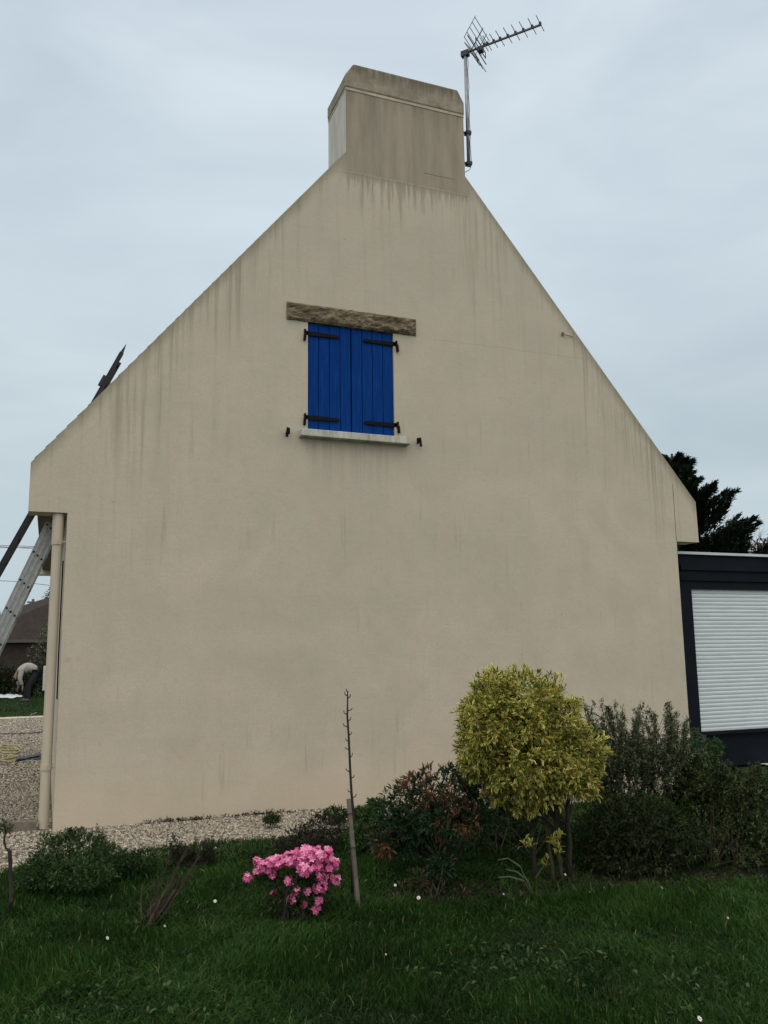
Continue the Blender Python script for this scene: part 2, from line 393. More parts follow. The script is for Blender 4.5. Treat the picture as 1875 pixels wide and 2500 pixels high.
# ================================================================== GROUND
def sheet(name, pts, z, m, res=None):
    b = MB(); b.add([(x, y, z) for x, y in pts], [tuple(range(len(pts)))]); o = b.build(name, m)
    return tag(o, kind='structure')
def lawn_mat():
    t = NT('lawn_soil_and_moss'); co = t.coord(); n = t.noise(co, 1.3, 6, .6); n2 = t.noise(co, 22, 5, .7)
    c = t.ramp(n, [(.3, (.010, .022, .005)), (.55, (.014, .032, .006)), (.8, (.024, .038, .009))])
    c = t.mix(t.ss(n2, .45, .75, 0, .5), c, (.018, .016, .009)); t.color(c); t.rough(.95); t.bump(n2, .8, .03); return t.m
M['lawn'] = lawn_mat()
o = sheet('lawn', [(-700, -60), (700, -60), (700, 900), (-700, 900)], 0.0, M['lawn'])
tag(o, 'dark green lawn covering the garden')
def gravel_mat():
    t = NT('pale_gravel'); co = t.coord()
    v = t.n('ShaderNodeTexVoronoi'); t.l(co, v.inputs[0]); v.inputs['Scale'].default_value = 42
    v2 = t.n('ShaderNodeTexVoronoi', feature='DISTANCE_TO_EDGE'); t.l(co, v2.inputs[0]); v2.inputs['Scale'].default_value = 42
    g = t.xyz(v.outputs['Color'])[0]
    c = t.ramp(g, [(0.05, (.09, .075, .055)), (.35, (.23, .205, .155)), (.65, (.36, .33, .26)), (.97, (.52, .49, .42))])
    c = t.mix(t.ss(v2.outputs['Distance'], .0, .14, .85, 0), c, (.04, .033, .022))
    big = t.noise(co, .8, 4); c = t.mix(t.ss(big, .35, .7, 0, .35), c, (.15, .14, .10))
    t.color(c); t.rough(.9); t.bump(v2.outputs['Distance'], .9, .02); return t.m
M['gravel'] = gravel_mat()
gb = [(-6, -2.4), (-1.2, -1.75), (-.25, -1.4), (.3, -1.25), (.74, -1.1), (1.35, -1.12), (1.89, -1.25), (2.5, -.95), (3.4, -.8), (5, -.85), (7.3, -.9), (7.3, .3), (.3, .3), (.13, .3), (.13, 7.3), (.13, 14.7), (-6, 14.4)]
o = sheet('gravel_drive', gb, .004, M['gravel']); tag(o, 'pale beige gravel drive and strip along the wall')
def soil_mat():
    t = NT('dark_bed_soil'); co = t.coord(); n = t.noise(co, 9, 6, .7); n2 = t.noise(co, 60, 4, .7)
    c = t.ramp(n, [(.35, (.010, .008, .006)), (.7, (.024, .019, .013))]); c = t.mix(t.ss(n2, .55, .7, 0, .6), c, (.05, .035, .02))
    t.color(c); t.rough(1); t.bump(t.math('ADD', n, n2), 1, .04); return t.m
M['soil'] = soil_mat()
bed = [G(905, 2215), G(1000, 2215), G(1150, 2205), G(1300, 2205), G(1500, 2178), G(1875, 2160), G(2300, 2150), G(2300, 2120), G(1900, 2115), G(1500, 2120), G(1250, 2150), G(1050, 2150), G(930, 2175)]
o = sheet('planting_bed', [(p[0], p[1]) for p in bed], .008, M['soil']); tag(o, 'dark bare soil bed under the shrubs')
bedpoly = np.array([(p[0], p[1]) for p in bed])
o = sheet('kerb_strip', [(-7, 14.25), (.13, 14.62), (.13, 15.3), (-7, 14.95)], .012, simple('pale_edging', (.42, .37, .26), .9, .3, 8)); tag(o, 'pale edging between the gravel and the far lawn')
o = sheet('terrace', [(8.62, -.12), (14, -.12), (14, 4.5), (8.62, 4.5)], .03, simple('pale_terrace', (.45, .44, .40), .85, .15, 4)); tag(o, 'pale terrace slab at the veranda foot')

def inpoly(x, y, poly):
    r = np.zeros(len(x), bool); n = len(poly)
    for i in range(n):
        x0, y0 = poly[i]; x1, y1 = poly[(i+1) % n]
        c = ((y0 > y) != (y1 > y)) & (x < (x1-x0)*(y-y0)/(y1-y0+1e-12)+x0); r ^= c
    return r
gpoly = np.array(gb)

def grass(name, n, xr, yr, hmul, label, seed, area=None, dens=None):
    r = np.random.default_rng(seed)
    x = r.uniform(*xr, n); y = r.uniform(*yr, n)
    ok = ~inpoly(x, y, gpoly)
    inb = inpoly(x, y, bedpoly); ok &= (~inb) | (r.random(n) < .22)
    ok &= ~((x > .1) & (x < 7.4) & (y > -.3) & (y < 7.2))
    # keep what the camera's wedge and a step to each side can see
    x, y = x[ok], y[ok]; n = len(x)
    def fld(s, ox=0): # smooth pseudo noise
        return (np.sin(x*s+1.3*np.sin(y*s*.7+ox)+ox)+np.sin(y*s*1.31+1.7*np.sin(x*s*.83+2*ox)+.5*ox))*.25+.5
    a = fld(2.3); b = fld(6.1, 2.); c = fld(17., 4.)
    dist = np.hypot(x-CAM[0], y-CAM[1])
    clump = .45*a+.35*b+.2*c
    h = (.030+.060*clump**1.5*1.5)*hmul*r.uniform(.35, 1.3, n)
    ang = fld(1.1, 1.)*5+fld(5., 3.)*2.5+r.normal(0, 1.7, n); lean = np.clip(.25+.9*fld(3.3, 5.)+r.normal(0, .3, n), .05, 1.6)
    dx, dy = np.cos(ang), np.sin(ang); wd = r.uniform(.0014, .0034, n)*np.clip(dist/4.5, 1, 2.2)
    sx, sy = -dy, dx
    fx, fy = r.normal(0, 1, n), r.normal(0, 1, n); k = np.hypot(fx, fy); sx, sy = fx/k, fy/k
    v = np.zeros((n, 7, 3)); 
    for i, (t, w) in enumerate(((0, 1), (.4, .9), (.75, .6))):
        px = x+dx*h*lean*t*t*.9; py = y+dy*h*lean*t*t*.9; pz = h*(t-.28*lean*t*t)
        v[:, 2*i] = np.stack([px-sx*wd*w, py-sy*wd*w, pz], 1); v[:, 2*i+1] = np.stack([px+sx*wd*w, py+sy*wd*w, pz], 1)
    v[:, 6] = np.stack([x+dx*h*lean*.95, y+dy*h*lean*.95, h*(1-.38*lean)], 1)
    q = np.array([0, 1, 3, 2, 2, 3, 5, 4, 4, 5, 6]); li = (q[None]+(np.arange(n)*7)[:, None]).reshape(-1)
    me = bpy.data.meshes.new(name); me.vertices.add(n*7); me.vertices.foreach_set('co', v.reshape(-1).astype('f'))
    me.loops.add(len(li)); me.loops.foreach_set('vertex_index', li.astype('i')); me.polygons.add(n*3)
    ls = (np.array([0, 4, 8])[None]+(np.arange(n)*11)[:, None]).reshape(-1)
    me.polygons.foreach_set('loop_start', ls.astype('i')); me.polygons.foreach_set('loop_total', np.tile([4, 4, 3], n).astype('i'))
    me.update(calc_edges=True)
    tone = np.clip(.30+.28*(b-.5)+.35*(fld(1.7, 7.)-.5)+.25*(fld(9., 8.)-.5)+r.normal(0, .13, n), 0, 1)
    tone = np.where(r.random(n) < .02, .97, tone)
    at = me.attributes.new('rnd', 'FLOAT', 'POINT'); at.data.foreach_set('value', np.repeat(tone, 7).astype('f'))
    o = link(name, me, M['grass']); return tag(o, label, 'grass', kind='stuff')
M['grass'] = leaf_mat('grass_blades', [(0, (.010, .027, .005)), (.35, (.020, .055, .009)), (.65, (.034, .083, .014)), (.88, (.062, .115, .025)), (1, (.16, .15, .065))], .55, trans=.3)
grass('grass', 330000, (-2.2, 7.5), (-5.7, -2.0), 1.0, 'short dark green lawn grass in the foreground', 3)
grass('grass', 130000, (-2.5, 8.5), (-2.4, -.3), .8, 'lawn grass growing between the shrubs', 4)
grass('grass', 30000, (-6, .6), (15.1, 26), 1.2, 'far strip of lawn grass beyond the gravel drive', 5)

# loose stones
def stones(name, n, poly, size, label, seed):
    r = np.random.default_rng(seed); poly = np.array(poly)
    x = r.uniform(poly[:, 0].min(), poly[:, 0].max(), n); y = r.uniform(poly[:, 1].min(), poly[:, 1].max(), n)
    ok = inpoly(x, y, poly); x, y = x[ok], y[ok]; n = len(x)
    base = np.array([(1, 0, 0), (0, 1, 0), (-1, 0, 0), (0, -1, 0), (0, 0, 1), (0, 0, -1), (.62, .62, .35), (-.62, .62, .35), (-.62, -.62, .35), (.62, -.62, .35)], float)
    fc = np.array([(0, 6, 9), (1, 7, 6), (2, 8, 7), (3, 9, 8), (6, 4, 9), (7, 4, 6), (8, 4, 7), (9, 4, 8), (0, 1, 6), (1, 2, 7), (2, 3, 8), (3, 0, 9)])
    s = size*r.uniform(.5, 1.3, n); a = r.uniform(0, 6.28, n)
    v = base[None]*(1+r.normal(0, .18, (n, 10, 1))); v = v*np.stack([np.ones(n), r.uniform(.6, 1, n), r.uniform(.4, .8, n)], 1)[:, None]*s[:, None, None]
    c, si = np.cos(a)[:, None], np.sin(a)[:, None]
    v = np.stack([v[:, :, 0]*c-v[:, :, 1]*si+x[:, None], v[:, :, 0]*si+v[:, :, 1]*c+y[:, None], v[:, :, 2]+.006+.3*s[:, None]], 2)
    li = (fc[None]+(np.arange(n)*10)[:, None, None]).reshape(-1)
    me = bpy.data.meshes.new(name); me.vertices.add(n*10); me.vertices.foreach_set('co', v.reshape(-1).astype('f'))
    me.loops.add(len(li)); me.loops.foreach_set('vertex_index', li.astype('i')); me.polygons.add(n*12)
    me.polygons.foreach_set('loop_start', np.arange(0, n*36, 3, dtype='i')); me.polygons.foreach_set('loop_total', np.full(n*12, 3, 'i')); me.update(calc_edges=True)
    at = me.attributes.new('rnd', 'FLOAT', 'POINT'); at.data.foreach_set('value', np.repeat(r.random(n), 10).astype('f'))
    return tag(link(name, me, M['pebble']), label, 'gravel', kind='stuff')
M['pebble'] = leaf_mat('pebbles', [(0, (.045, .036, .027)), (.25, (.13, .112, .084)), (.6, (.26, .235, .185)), (.9, (.46, .43, .36)), (1, (.30, .22, .15))], .8, trans=0)
stones('gravel', 44000, [(.1, -1.35), (.74, -1.1), (1.35, -1.12), (1.89, -1.28), (2.7, -1.0), (2.9, -.05), (.1, -.05)], .013, 'loose pale stones along the foot of the gable wall', 11)
stones('gravel', 60000, [(-2.2, 3.2), (.1, 3.2), (.1, 14.3), (-2.2, 14.0)], .018, 'loose pale stones on the far part of the drive', 14)
stones('gravel', 50000, [(-1.5, -1.75), (-.25, -1.45), (.1, -1.3), (.1, 3.2), (-1.3, 3.2)], .013, 'loose pale stones on the drive at the house corner', 12)
stones('gravel', 900, [(.6, -1.35), (2.2, -1.45), (2.6, -1.15), (.6, -1.0)], .017, 'stray stones scattered into the lawn edge', 13)

# ================================================================== HOUSE
house = empty('house', (3.656, 3.5, 0), 'cream rendered house seen from its gable end, with broad chimney and blue closed shutters', 'house')
EB, RZ, SL, CX = 2.855, 8.08, 1.224, 3.656
# gable wall with a window opening and eave returns; roof edge follows the rake
wx0, wx1, wz0, wz1 = 2.451, 3.444, 3.83, 5.05
cl, cr_, ct = 2.901, 4.411, 7.95
def gable(y0, y1):
    b = bmesh.new()
    zt = lambda x: RZ-SL*abs(x-CX)
    outer = [(.113, -.1), (7.2, -.1), (7.2, 2.825), (7.546, 2.825), (7.541, 3.338), (cr_, zt(cr_)), (cr_, ct), (cl, ct), (cl, zt(cl)), (-.228, 3.315), (-.228, EB), (.113, EB)]
    hole = [(wx0, wz0), (wx1, wz0), (wx1, wz1), (wx0, wz1)]
    vo = [b.verts.new((x, y0, z)) for x, z in outer]; vh = [b.verts.new((x, y0, z)) for x, z in hole]
    eo = [b.edges.new((vo[i], vo[(i+1) % len(vo)])) for i in range(len(vo))]; eh = [b.edges.new((vh[i], vh[(i+1) % 4])) for i in range(4)]
    r = bmesh.ops.triangle_fill(b, use_beauty=True, use_dissolve=False, edges=eo+eh)
    fs = [g for g in r['geom'] if isinstance(g, bmesh.types.BMFace)]
    # drop any faces filling the hole
    for f in list(fs):
        c = f.calc_center_median()
        if wx0 < c.x < wx1 and wz0 < c.z < wz1 and all((abs(v.co.x-wx0) < 1e-4 or abs(v.co.x-wx1) < 1e-4) and (abs(v.co.z-wz0) < 1e-4 or abs(v.co.z-wz1) < 1e-4) for v in f.verts): b.faces.remove(f); fs.remove(f)
    ex = bmesh.ops.extrude_face_region(b, geom=fs)
    bmesh.ops.translate(b, vec=(0, y1-y0, 0), verts=[g for g in ex['geom'] if isinstance(g, bmesh.types.BMVert)])
    bmesh.ops.recalc_face_normals(b, faces=b.faces)
    me = bpy.data.meshes.new('gable_wall'); b.to_mesh(me); b.free(); return me
link('gable_wall', gable(0, .26), M['render'], house)
# chimney: front is flush with the gable, the stack reaches back behind it
CD = .66
ch = MB().box((cl, .262, 6.4), (cr_, CD, ct)).build('chimney', M['side'], house)
MB().box((cl-.003, .004, 7.13), (cl-.0005, .262, ct-.023)).build('side_render', M['side'], ch)
cb = MB().box((cl-.004, -.006, ct-.022), (cr_+.004, CD+.004, ct+.012)).build('joint_band', M['band'], ch)
def capmesh():
    b = MB(); z0, z1, z2 = ct+.012, 8.135, 8.275; n0 = (cl-.012, -.014, cr_+.012, CD+.012)
    lv = [(n0[0], n0[2], z0), (n0[0], n0[2], z1-.02), (n0[0]+.105, n0[2]-.085, z2)]
    v = []
    for x0, x1, z in lv:
        for y in (n0[1], n0[3]): v += [(x0, y, z), (x1, y, z)]
    f = [(0, 2, 3, 1), (8, 9, 11, 10)]
    for k in (0, 4): f += [(k, k+1, k+5, k+4), (k+2, k+6, k+7, k+3), (k, k+4, k+6, k+2), (k+1, k+3, k+7, k+5)]
    b.add(v, f); return b
o = capmesh().build('coping', M['coping'], ch, False, .018)
# fine crack in the chimney face
MB().box((3.86, -.002, 7.086), (4.02, .0, 7.089)).box((4.03, -.002, 7.083), (4.26, .0, 7.086)).build('crack', M['wood'], ch)
# side and rear walls, far gable
MB().box((.113, .262, -.1), (.36, 6.799, 3.2)).build('side_wall', M['render'], house)
MB().box((6.95, .262, -.1), (7.2, 6.799, 3.2)).build('side_wall', M['render'], house)
fg = MB().prism([(.113, -.1), (7.2, -.1), (7.2, 2.85), (7.54, 2.85), (7.54, 3.33), (CX, RZ-.02), (-.228, 3.315), (-.228, EB), (.113, EB)], 6.8, 7.05).build('far_gable', M['render'], house)
def roofmesh(sgn):
    b = MB(); xe = CX+sgn*3.80
    th = .10
    pr = [(CX, RZ-.16), (xe, RZ-.16-SL*3.80), (xe, RZ-.16-SL*3.80-th), (CX, RZ-.16-th)]
    b.prism(pr, .263, 6.798)
    return b
rf = roofmesh(-1).add(*(lambda q: (q.v, q.f))(roofmesh(1))).build('roof', M['slate'], house)
# thin line of slates laid over the top of the rake, just visible against the sky on the right
def rake(sgn, x0, x1, y0=.03):
    b = MB(); n = 34
    for i in range(n):
        a, c = x0+(x1-x0)*i/n, x0+(x1-x0)*(i+1)/n
        za, zc = RZ-SL*abs(a-CX), RZ-SL*abs(c-CX)
        b.add([(a, y0, za+.002), (c, y0, zc+.006), (c, .4, zc+.006), (a, .4, za+.002), (a, y0, za+.012), (c, y0, zc+.024), (c, .4, zc+.024), (a, .4, za+.012)],
              [(0,3,2,1),(4,5,6,7),(0,1,5,4),(1,2,6,5),(2,3,7,6),(3,0,4,7)])
    return b
rake(1, 4.43, 7.50).build('verge_slates', M['slate'], rf)
rake(-1, 2.88, -.20, .10).build('verge_slates', M['slate'], rf)
# boxed eaves and tile ends, gutter
so = MB().box((-.145, .262, 2.93), (.112, 6.798, 3.02)).build('soffit', M['soffit'], house)
b = MB()
for i in range(44): b.box((-.172, .30+i*.148, 3.02), (-.1, .30+i*.148+.10, 3.30))
b.box((-.150, .262, 3.021), (-.09, 6.798, 3.33)); b.build('eave_tiles', M['soffit'], house)
MB().box((7.201, .262, 2.9), (7.43, 6.798, 3.02)).build('soffit', M['soffit'], house)
# lintel: rough stone
def lintel():
    b = bmesh.new(); nx, nz = 64, 9; x0, x1, z0, z1 = 2.213, 3.719, 5.05, 5.247
    g = [[None]*(nx+1) for _ in range(nz+1)]
    for j in range(nz+1):
        for i in range(nx+1):
            x = x0+(x1-x0)*i/nx; z = z0+(z1-z0)*j/nz
            ed = i in (0, nx) or j in (0, nz)
            y = -.012 if ed else -.022-.03*max(0, mnoise.fractal(Vector((x*9, 1.3, z*16)), .8, 2.2, 4)+.35)
            if not (i in (0, nx)): z += .006*mnoise.noise(Vector((x*11, j*3., 4)))
            g[j][i] = b.verts.new((x, y, z))
    for j in range(nz):
        for i in range(nx): b.faces.new((g[j][i], g[j][i+1], g[j+1][i+1], g[j+1][i]))
    be = [e for e in b.edges if len(e.link_faces) == 1]
    ex = bmesh.ops.extrude_edge_only(b, edges=be)
    for v in ex['geom']:
        if isinstance(v, bmesh.types.BMVert): v.co.y = .10
    bmesh.ops.recalc_face_normals(b, faces=b.faces)
    me = bpy.data.meshes.new('lintel'); b.to_mesh(me); b.free(); return me
# window
win = MB().box((wx0+.001, .17, wz0+.02), (wx1-.001, .24, wz1-.001)).build('window', M['blackplastic'], house)
link('lintel', lintel(), M['stone'], win)
sl = MB().prism([(2.352, 3.762), (3.592, 3.762), (3.592, 3.838), (2.352, 3.838)], -.105, .10)
sl.build('window_sill', M['sill'], win, False, .006)
def shutter(x0, x1, side):
    b = MB(); n = 4; w = (x1-x0)/n
    for i in range(n):
        b.box((x0+i*w+.003, .018+.0015*(i % 2), 3.858), (x0+(i+1)*w-.003, .045, 5.044))
    b.box((x0+.01, .0455, 3.87), (x1-.01, .055, 5.03))
    s = b.build('shutter', M['blue'], win, False, .0025)
    for z in (3.99, 4.925):
        h = MB(); xa, xb = (x0-.035, x0+.36) if side < 0 else (x1-.36, x1+.035)
        tipx = xb if side < 0 else xa; rootx = xa if side < 0 else xb
        inn = -1 if side > 0 else 1
        h.add([(rootx, .0, z-.025), (rootx, .0, z+.025), (tipx-inn*.06, .0, z+.018), (tipx-inn*.03, .0, z+.02), (tipx, .0, z), (tipx-inn*.03, .0, z-.02), (tipx-inn*.06, .0, z-.018),
               (rootx, .012, z-.025), (rootx, .012, z+.025), (tipx-inn*.06, .012, z+.018), (tipx-inn*.03, .012, z+.02), (tipx, .012, z), (tipx-inn*.03, .012, z-.02), (tipx-inn*.06, .012, z-.018)],
              [tuple(range(7)), tuple(range(13, 6, -1))]+[(i, i+7, (i+1) % 7+7, (i+1) % 7) for i in range(7)])
        # pivot on the wall with a hanging tail
        h.tube([(rootx, -.012, z+.035), (rootx, -.012, z-.03)], .013, 8)
        h.obox((rootx-inn*.006, -.022, z-.055), (.012, 0, -.004*inn), (0, .012, 0), (.004*inn, 0, .04))
        h.tube([(rootx, -.012, z-.01), (rootx-inn*.012, .03, z-.02)], .008, 6)
        h.build('hinge_strap', M['iron'], s)
    return s
xm = (wx0+wx1)/2
shutter(wx0+.002, xm-.004, -1); shutter(xm+.004, wx1-.002, 1)
# shutter holdbacks on the wall either side of the sill
for px, py, k in ((698, 1058, -1), (1019, 1082, 1)):
    p = PY(px, py, 0.0)
    b = MB(); b.tube([(p[0], .02, p[2]), (p[0], -.07, p[2])], .008, 6)
    b.obox((p[0]+k*.004, -.075, p[2]-.005), (.013, 0, .004*k), (0, .006, 0), (.006*-k, 0, .05))
    b.obox((p[0]-.018*k, -.055, p[2]+.012), (.010, 0, .0), (0, .01, 0), (.0, 0, .032)); b.obox((p[0]-.008*k, -.06, p[2]+.01), (.016, 0, 0), (0, .006, 0), (0, 0, .012))
    b.build('shutter_holdback', M['iron'], house)
# small bracket at the right rake with stub of cable
p = PY(1372, 818, 0)
MB().tube([(p[0], -.03, p[2]), (p[0]+.15, -.012, p[2]-.005)], .005, 5).tube([(p[0], .0, p[2]+.0), (p[0], -.035, p[2])], .007, 5).obox((p[0], -.02, p[2]+.01), (.012, 0, 0), (0, .012, 0), (0, 0, .018)).build('wall_hook', M['wood'], house)
# vertical joint line of the right return
MB().box((7.196, -.002, 2.83), (7.199, 0, 3.55)).build('joint_line', M['iron'], house)
# downpipe
px_, py_ = .036, .075
dp = MB().tube([(px_, py_, .02), (px_, py_, 2.86)], .045, 20, False).build('downpipe', M['pvc'], house, True)
MB().tube([(px_, py_, 2.60), (px_, py_, 2.852)], .051, 20, False).build('collar', M['pvc'], dp, True)
MB().tube([PY(154, 1369, .15), PY(150, 1450, .15), PY(143, 1600, .15), PY(139, 1707, .15)], .007, 6).build('pipe_gap_shade', M['iron'], house)  # dark strip standing in for the shaded gap between downpipe and wall
for z in (.55, 2.585):
    b = MB().tube([(px_, py_, z-.028), (px_, py_, z+.028)], .0515, 20); b.tube([(px_+.04, py_-.02, z), (.125, py_-.02, z)], .008, 6)
    b.box((px_-.004, py_-.066, z-.026), (px_+.006, py_-.05, z+.02)); b.build('pipe_clamp', M['pvc'], dp)
# white meter box far down the side wall
MB().box((-.05, 6.3, .98), (.112, 6.6, 1.36)).build('meter_box', simple('white_box', (.55, .55, .53), .5, .1), house, False, .006)
# small rust marks and chips on the gable foot
# ================================================================== ANTENNA
def antenna():
    mx_, my_ = 4.545, .15
    top = PY(1137, 132, my_); z0 = PY(1142, 405, my_)[2]; z1 = top[2]
    A = empty('tv_antenna', (mx_, my_, z0), 'grey television aerial with comb-like rods on a thin mast beside the chimney', 'antenna')
    MB().tube([(mx_, my_, z0), (mx_, my_, z1)], .021, 12).build('mast', M['galv'], A, True)
    for z in (z0+.03, z0+.44):
        MB().obox((mx_, my_, z), (.034, 0, 0), (0, .034, 0), (0, 0, .022)).tube([(cr_-.02, my_, z), (mx_, my_, z)], .014, 8).box((cr_, my_-.03, z-.04), (cr_+.012, my_+.03, z+.04)).build('bracket', M['blackplastic'], A)
    # boom: horizontal
    bz = z1
    end = None
    d = ray(1322, 62); t = (bz-CAM[2])/d[2]; end = CAM+d*t
    d = ray(1123, 136); st = CAM+d*((bz-CAM[2])/d[2]); st[:2] = np.array([mx_, my_])-(end[:2]-np.array([mx_, my_]))*.06
    ax = end-st; Lb = np.linalg.norm(ax); ax /= Lb; per = np.array([-ax[1], ax[0], 0])
    MB().obox((st+end)/2+np.array([0, 0, .012]), ax*Lb/2, per*.010, (0, 0, .010)).build('boom', M['antmetal'], A)
    MB().obox((mx_, my_, bz), ax*.05, per*.03, (0, 0, .035)).build('clamp', M['blackplastic'], A)
    ins = (0.30, .34, .42, .50, .595, .69, .785, .89, .985)
    hl = (.15, .16, .15, .165, .165, .165, .165, .165, .16)
    for k, h in zip(ins, hl):
        c = st+ax*Lb*k+np.array([0, 0, .022+.012])
        MB().tube([c-per*h*.93, c+per*h*.93], .0045, 5).obox(c, ax*.014, per*.014, (0, 0, .014)).build('director', M['antmetal'], A)
    # folded dipole with its box
    c = st+ax*Lb*.255+np.array([0, 0, .01])
    lp = [c-per*.16+ax*.0+np.array([0, 0, -.045]), c-per*.16+np.array([0, 0, .03]), c+per*.16+np.array([0, 0, .03]), c+per*.16+np.array([0, 0, -.045]), c-per*.16+np.array([0, 0, -.045])]
    MB().tube(lp, .006, 5).obox(c+np.array([0, 0, -.03]), ax*.03, per*.035, (0, 0, .03)).build('dipole', M['antmetal'], A)
    # corner reflector: two rod panels opening forwards
    c0 = st+ax*Lb*.12
    for sg in (1, -1):
        b = MB(); dr = unit(ax*.62+np.array([0, 0, .9*sg]))
        for k in range(5 if sg > 0 else 3):
            q = c0+dr*(.05+.072*k)*(.9 if sg > 0 else 1.); b.tube([q-per*.24, q+per*.24], .0042, 5)
        for s in (-.24, .12):
            b.tube([c0+per*s+dr*.04, c0+per*s+dr*.32*(1 if sg > 0 else .62)], .0042, 5)
        b.tube([c0, c0+dr*(.32 if sg > 0 else .2)], .007, 5); b.build('reflector', M['antmetal'], A)
    q = st+ax*.22+np.array([0, 0, -.01]); MB().tube([q-per*.30, q+per*.30], .007, 6).build('long_rod', M['antmetal'], A)
    # cable down the mast
    pts = [(mx_+.02+.006*math.sin(k*2.1), my_-.022, z1-.03-(z1-z0)*k/14) for k in range(15)] + [(mx_-.01, my_-.03, z0-.07), (mx_-.05, my_+.0, z0-.09), (mx_-.13, my_+.08, z0-.05)]
    MB().tube(pts, .004, 5).build('cable', M['blackplastic'], A)
antenna()

# ================================================================== LADDERS
def ladder(name, label, a, b, y0, wid, nsec, rw, gap, step, mat, thick=.022, first=.12, holes=True):
    """a -> b foot to top in XZ (left-lower to right-upper); sections side by side across the lean"""
    a, b = np.array(a, float), np.array(b, float); L = np.linalg.norm(b-a); d = (b-a)/L
    d3 = np.array([d[0], 0, d[1]]); n3 = np.array([-d[1], 0, d[0]]); A3 = np.array([a[0], 0, a[1]])
    R = empty(name, (a[0], y0+wid/2, a[1]), label, 'ladder')
    for s in range(nsec):
        off = (s-(nsec-1)/2)*(rw+gap)
        for y in (y0, y0+wid):
            c = A3+d3*L/2+n3*off+np.array([0, y, 0])
            q = MB().obox(c, d3*L/2*(1-.01*s), n3*rw/2, (0, thick/2, 0))
            q.obox(c+n3*(rw/2-.005), d3*L/2*(1-.01*s), n3*.004, (0, thick/2+.004, 0)).obox(c-n3*(rw/2-.005), d3*L/2*(1-.01*s), n3*.004, (0, thick/2+.004, 0))
            q.build('rail', mat, R)
        k = first+s*.02
        while k < L-.05:
            c = A3+d3*k+n3*off
            rg = MB().tube([c+np.array([0, y0-.002, 0]), c+np.array([0, y0+wid+.002, 0])], .013, 8).build('rung', mat, R)
            if holes: MB().tube([c+np.array([0, y0-thick/2-.0065, 0]), c+np.array([0, y0-thick/2+.004, 0])], .0105, 10).build('rung_end', M['hole'], rg)
            k += step
    return R
T1 = np.array([-.14, 2.47]); T0 = np.array([-.35, 1.93]); dd = (T1-T0)/np.linalg.norm(T1-T0)
topk = (2.83-T1[1])/dd[1]; botk = (T1[1]-.02)/dd[1]; k0 = .29
ladder('aluminium_ladder', 'grey aluminium extension ladder leaning under the left eave of the house', T1-dd*botk, T1+dd*topk, .42, .38, 3, .042, .004, .29, M['alu'], first=(botk % k0)+.0)
q0, q1 = np.array([-.53, 2.5]), np.array([.66, 5.1]); dd = (q1-q0)/np.linalg.norm(q1-q0)
R2 = ladder('dark_ladder', 'thin dark ladder leaning past the left eave and rising above the roof edge', q0-dd*(2.48/dd[1]), q1, 1.8, .36, 1, .05, 0, .3, simple('dark_painted_steel', (.018, .018, .022), .6, .3, 20), thick=.03, holes=False)
d3 = np.array([dd[0], 0, dd[1]]); n3 = np.array([-dd[1], 0, dd[0]])
for k in (.42, 1.15, 2.9, 3.6):
    c = np.array([q1[0], 1.8, q1[1]])-d3*k+n3*.035
    MB().obox(c, d3*.07, n3*.02, (0, .02, 0)).build('bracket', M['blackplastic'], R2)
MB().add([np.array([q1[0], 1.785, q1[1]])-n3*.02, np.array([q1[0], 1.815, q1[1]])-n3*.02, np.array([q1[0], 1.8, q1[1]])+d3*.14+n3*.004, np.array([q1[0], 1.785, q1[1]])+n3*.02, np.array([q1[0], 1.815, q1[1]])+n3*.02], [(0, 1, 2), (3, 2, 4), (0, 2, 3), (1, 4, 2), (0, 3, 4, 1)]).build('pointed_tip', M['blackplastic'], R2)

# ================================================================== VERANDA
VY = .30
V = empty('veranda', (9.6, 2.2, 0), 'flat roofed dark grey veranda with white roller shutter at the right of the house', 'veranda')
MB().box((7.46, VY-.02, 2.37), (13.2, 4.6, 2.50)).box((7.455, VY-.05, 2.502), (13.2, 4.6, 2.56)).box((7.45, VY-.03, 2.562), (13.2, 4.6, 2.70)).build('fascia', M['anth'], V)
MB().box((7.40, VY-.07, 2.702), (13.25, 4.65, 2.735)).build('roof_edge', simple('roof_edge_metal', (.42, .45, .47), .35, .1, 5, .3), V)
MB().box((7.203, VY+.05, 2.55), (7.45, VY+.4, 2.74)).build('abutment', M['anth'], V)
MB().box((7.203, VY, .03), (7.64, VY+.12, 2.368)).build('post', M['anth'], V)
MB().box((11.9, VY, .03), (12.2, VY+.12, 2.368)).build('post', M['anth'], V)
MB().box((7.642, VY+.01, 2.262), (11.898, VY+.1, 2.368)).build('shutter_box', M['anth'], V)
b = MB(); z = .475; i = 0
while z < 2.258:
    z1 = min(z+.0495, 2.26)
    v = []
    ys = [(z, VY+.056), (z+.006, VY+.050), ((z+z1)/2+.004, VY+.046), (z1-.006, VY+.050), (z1-.001, VY+.057)]
    for zz, yy in ys: v += [(7.645, yy, zz), (11.895, yy, zz)]
    b.add(v, [(2*k, 2*k+1, 2*k+3, 2*k+2) for k in range(4)]); z = z1
b.build('roller_shutter', M['slats'], V, False)
MB().box((7.645, VY+.035, .435), (11.895, VY+.07, .474)).build('shutter_bottom_bar', M['anth'], V)
MB().box((7.645, VY+.10, .03), (11.895, VY+.14, .44)).box((9.0, VY+.02, .03), (9.1, VY+.098, .433)).build('plinth', M['anth'], V)
MB().box((7.645, 4.3, .03), (13.1, 4.4, 2.368)).box((13.0, VY+.1, .03), (13.1, 4.298, 2.368)).build('rear_wall', M['anth'], V)

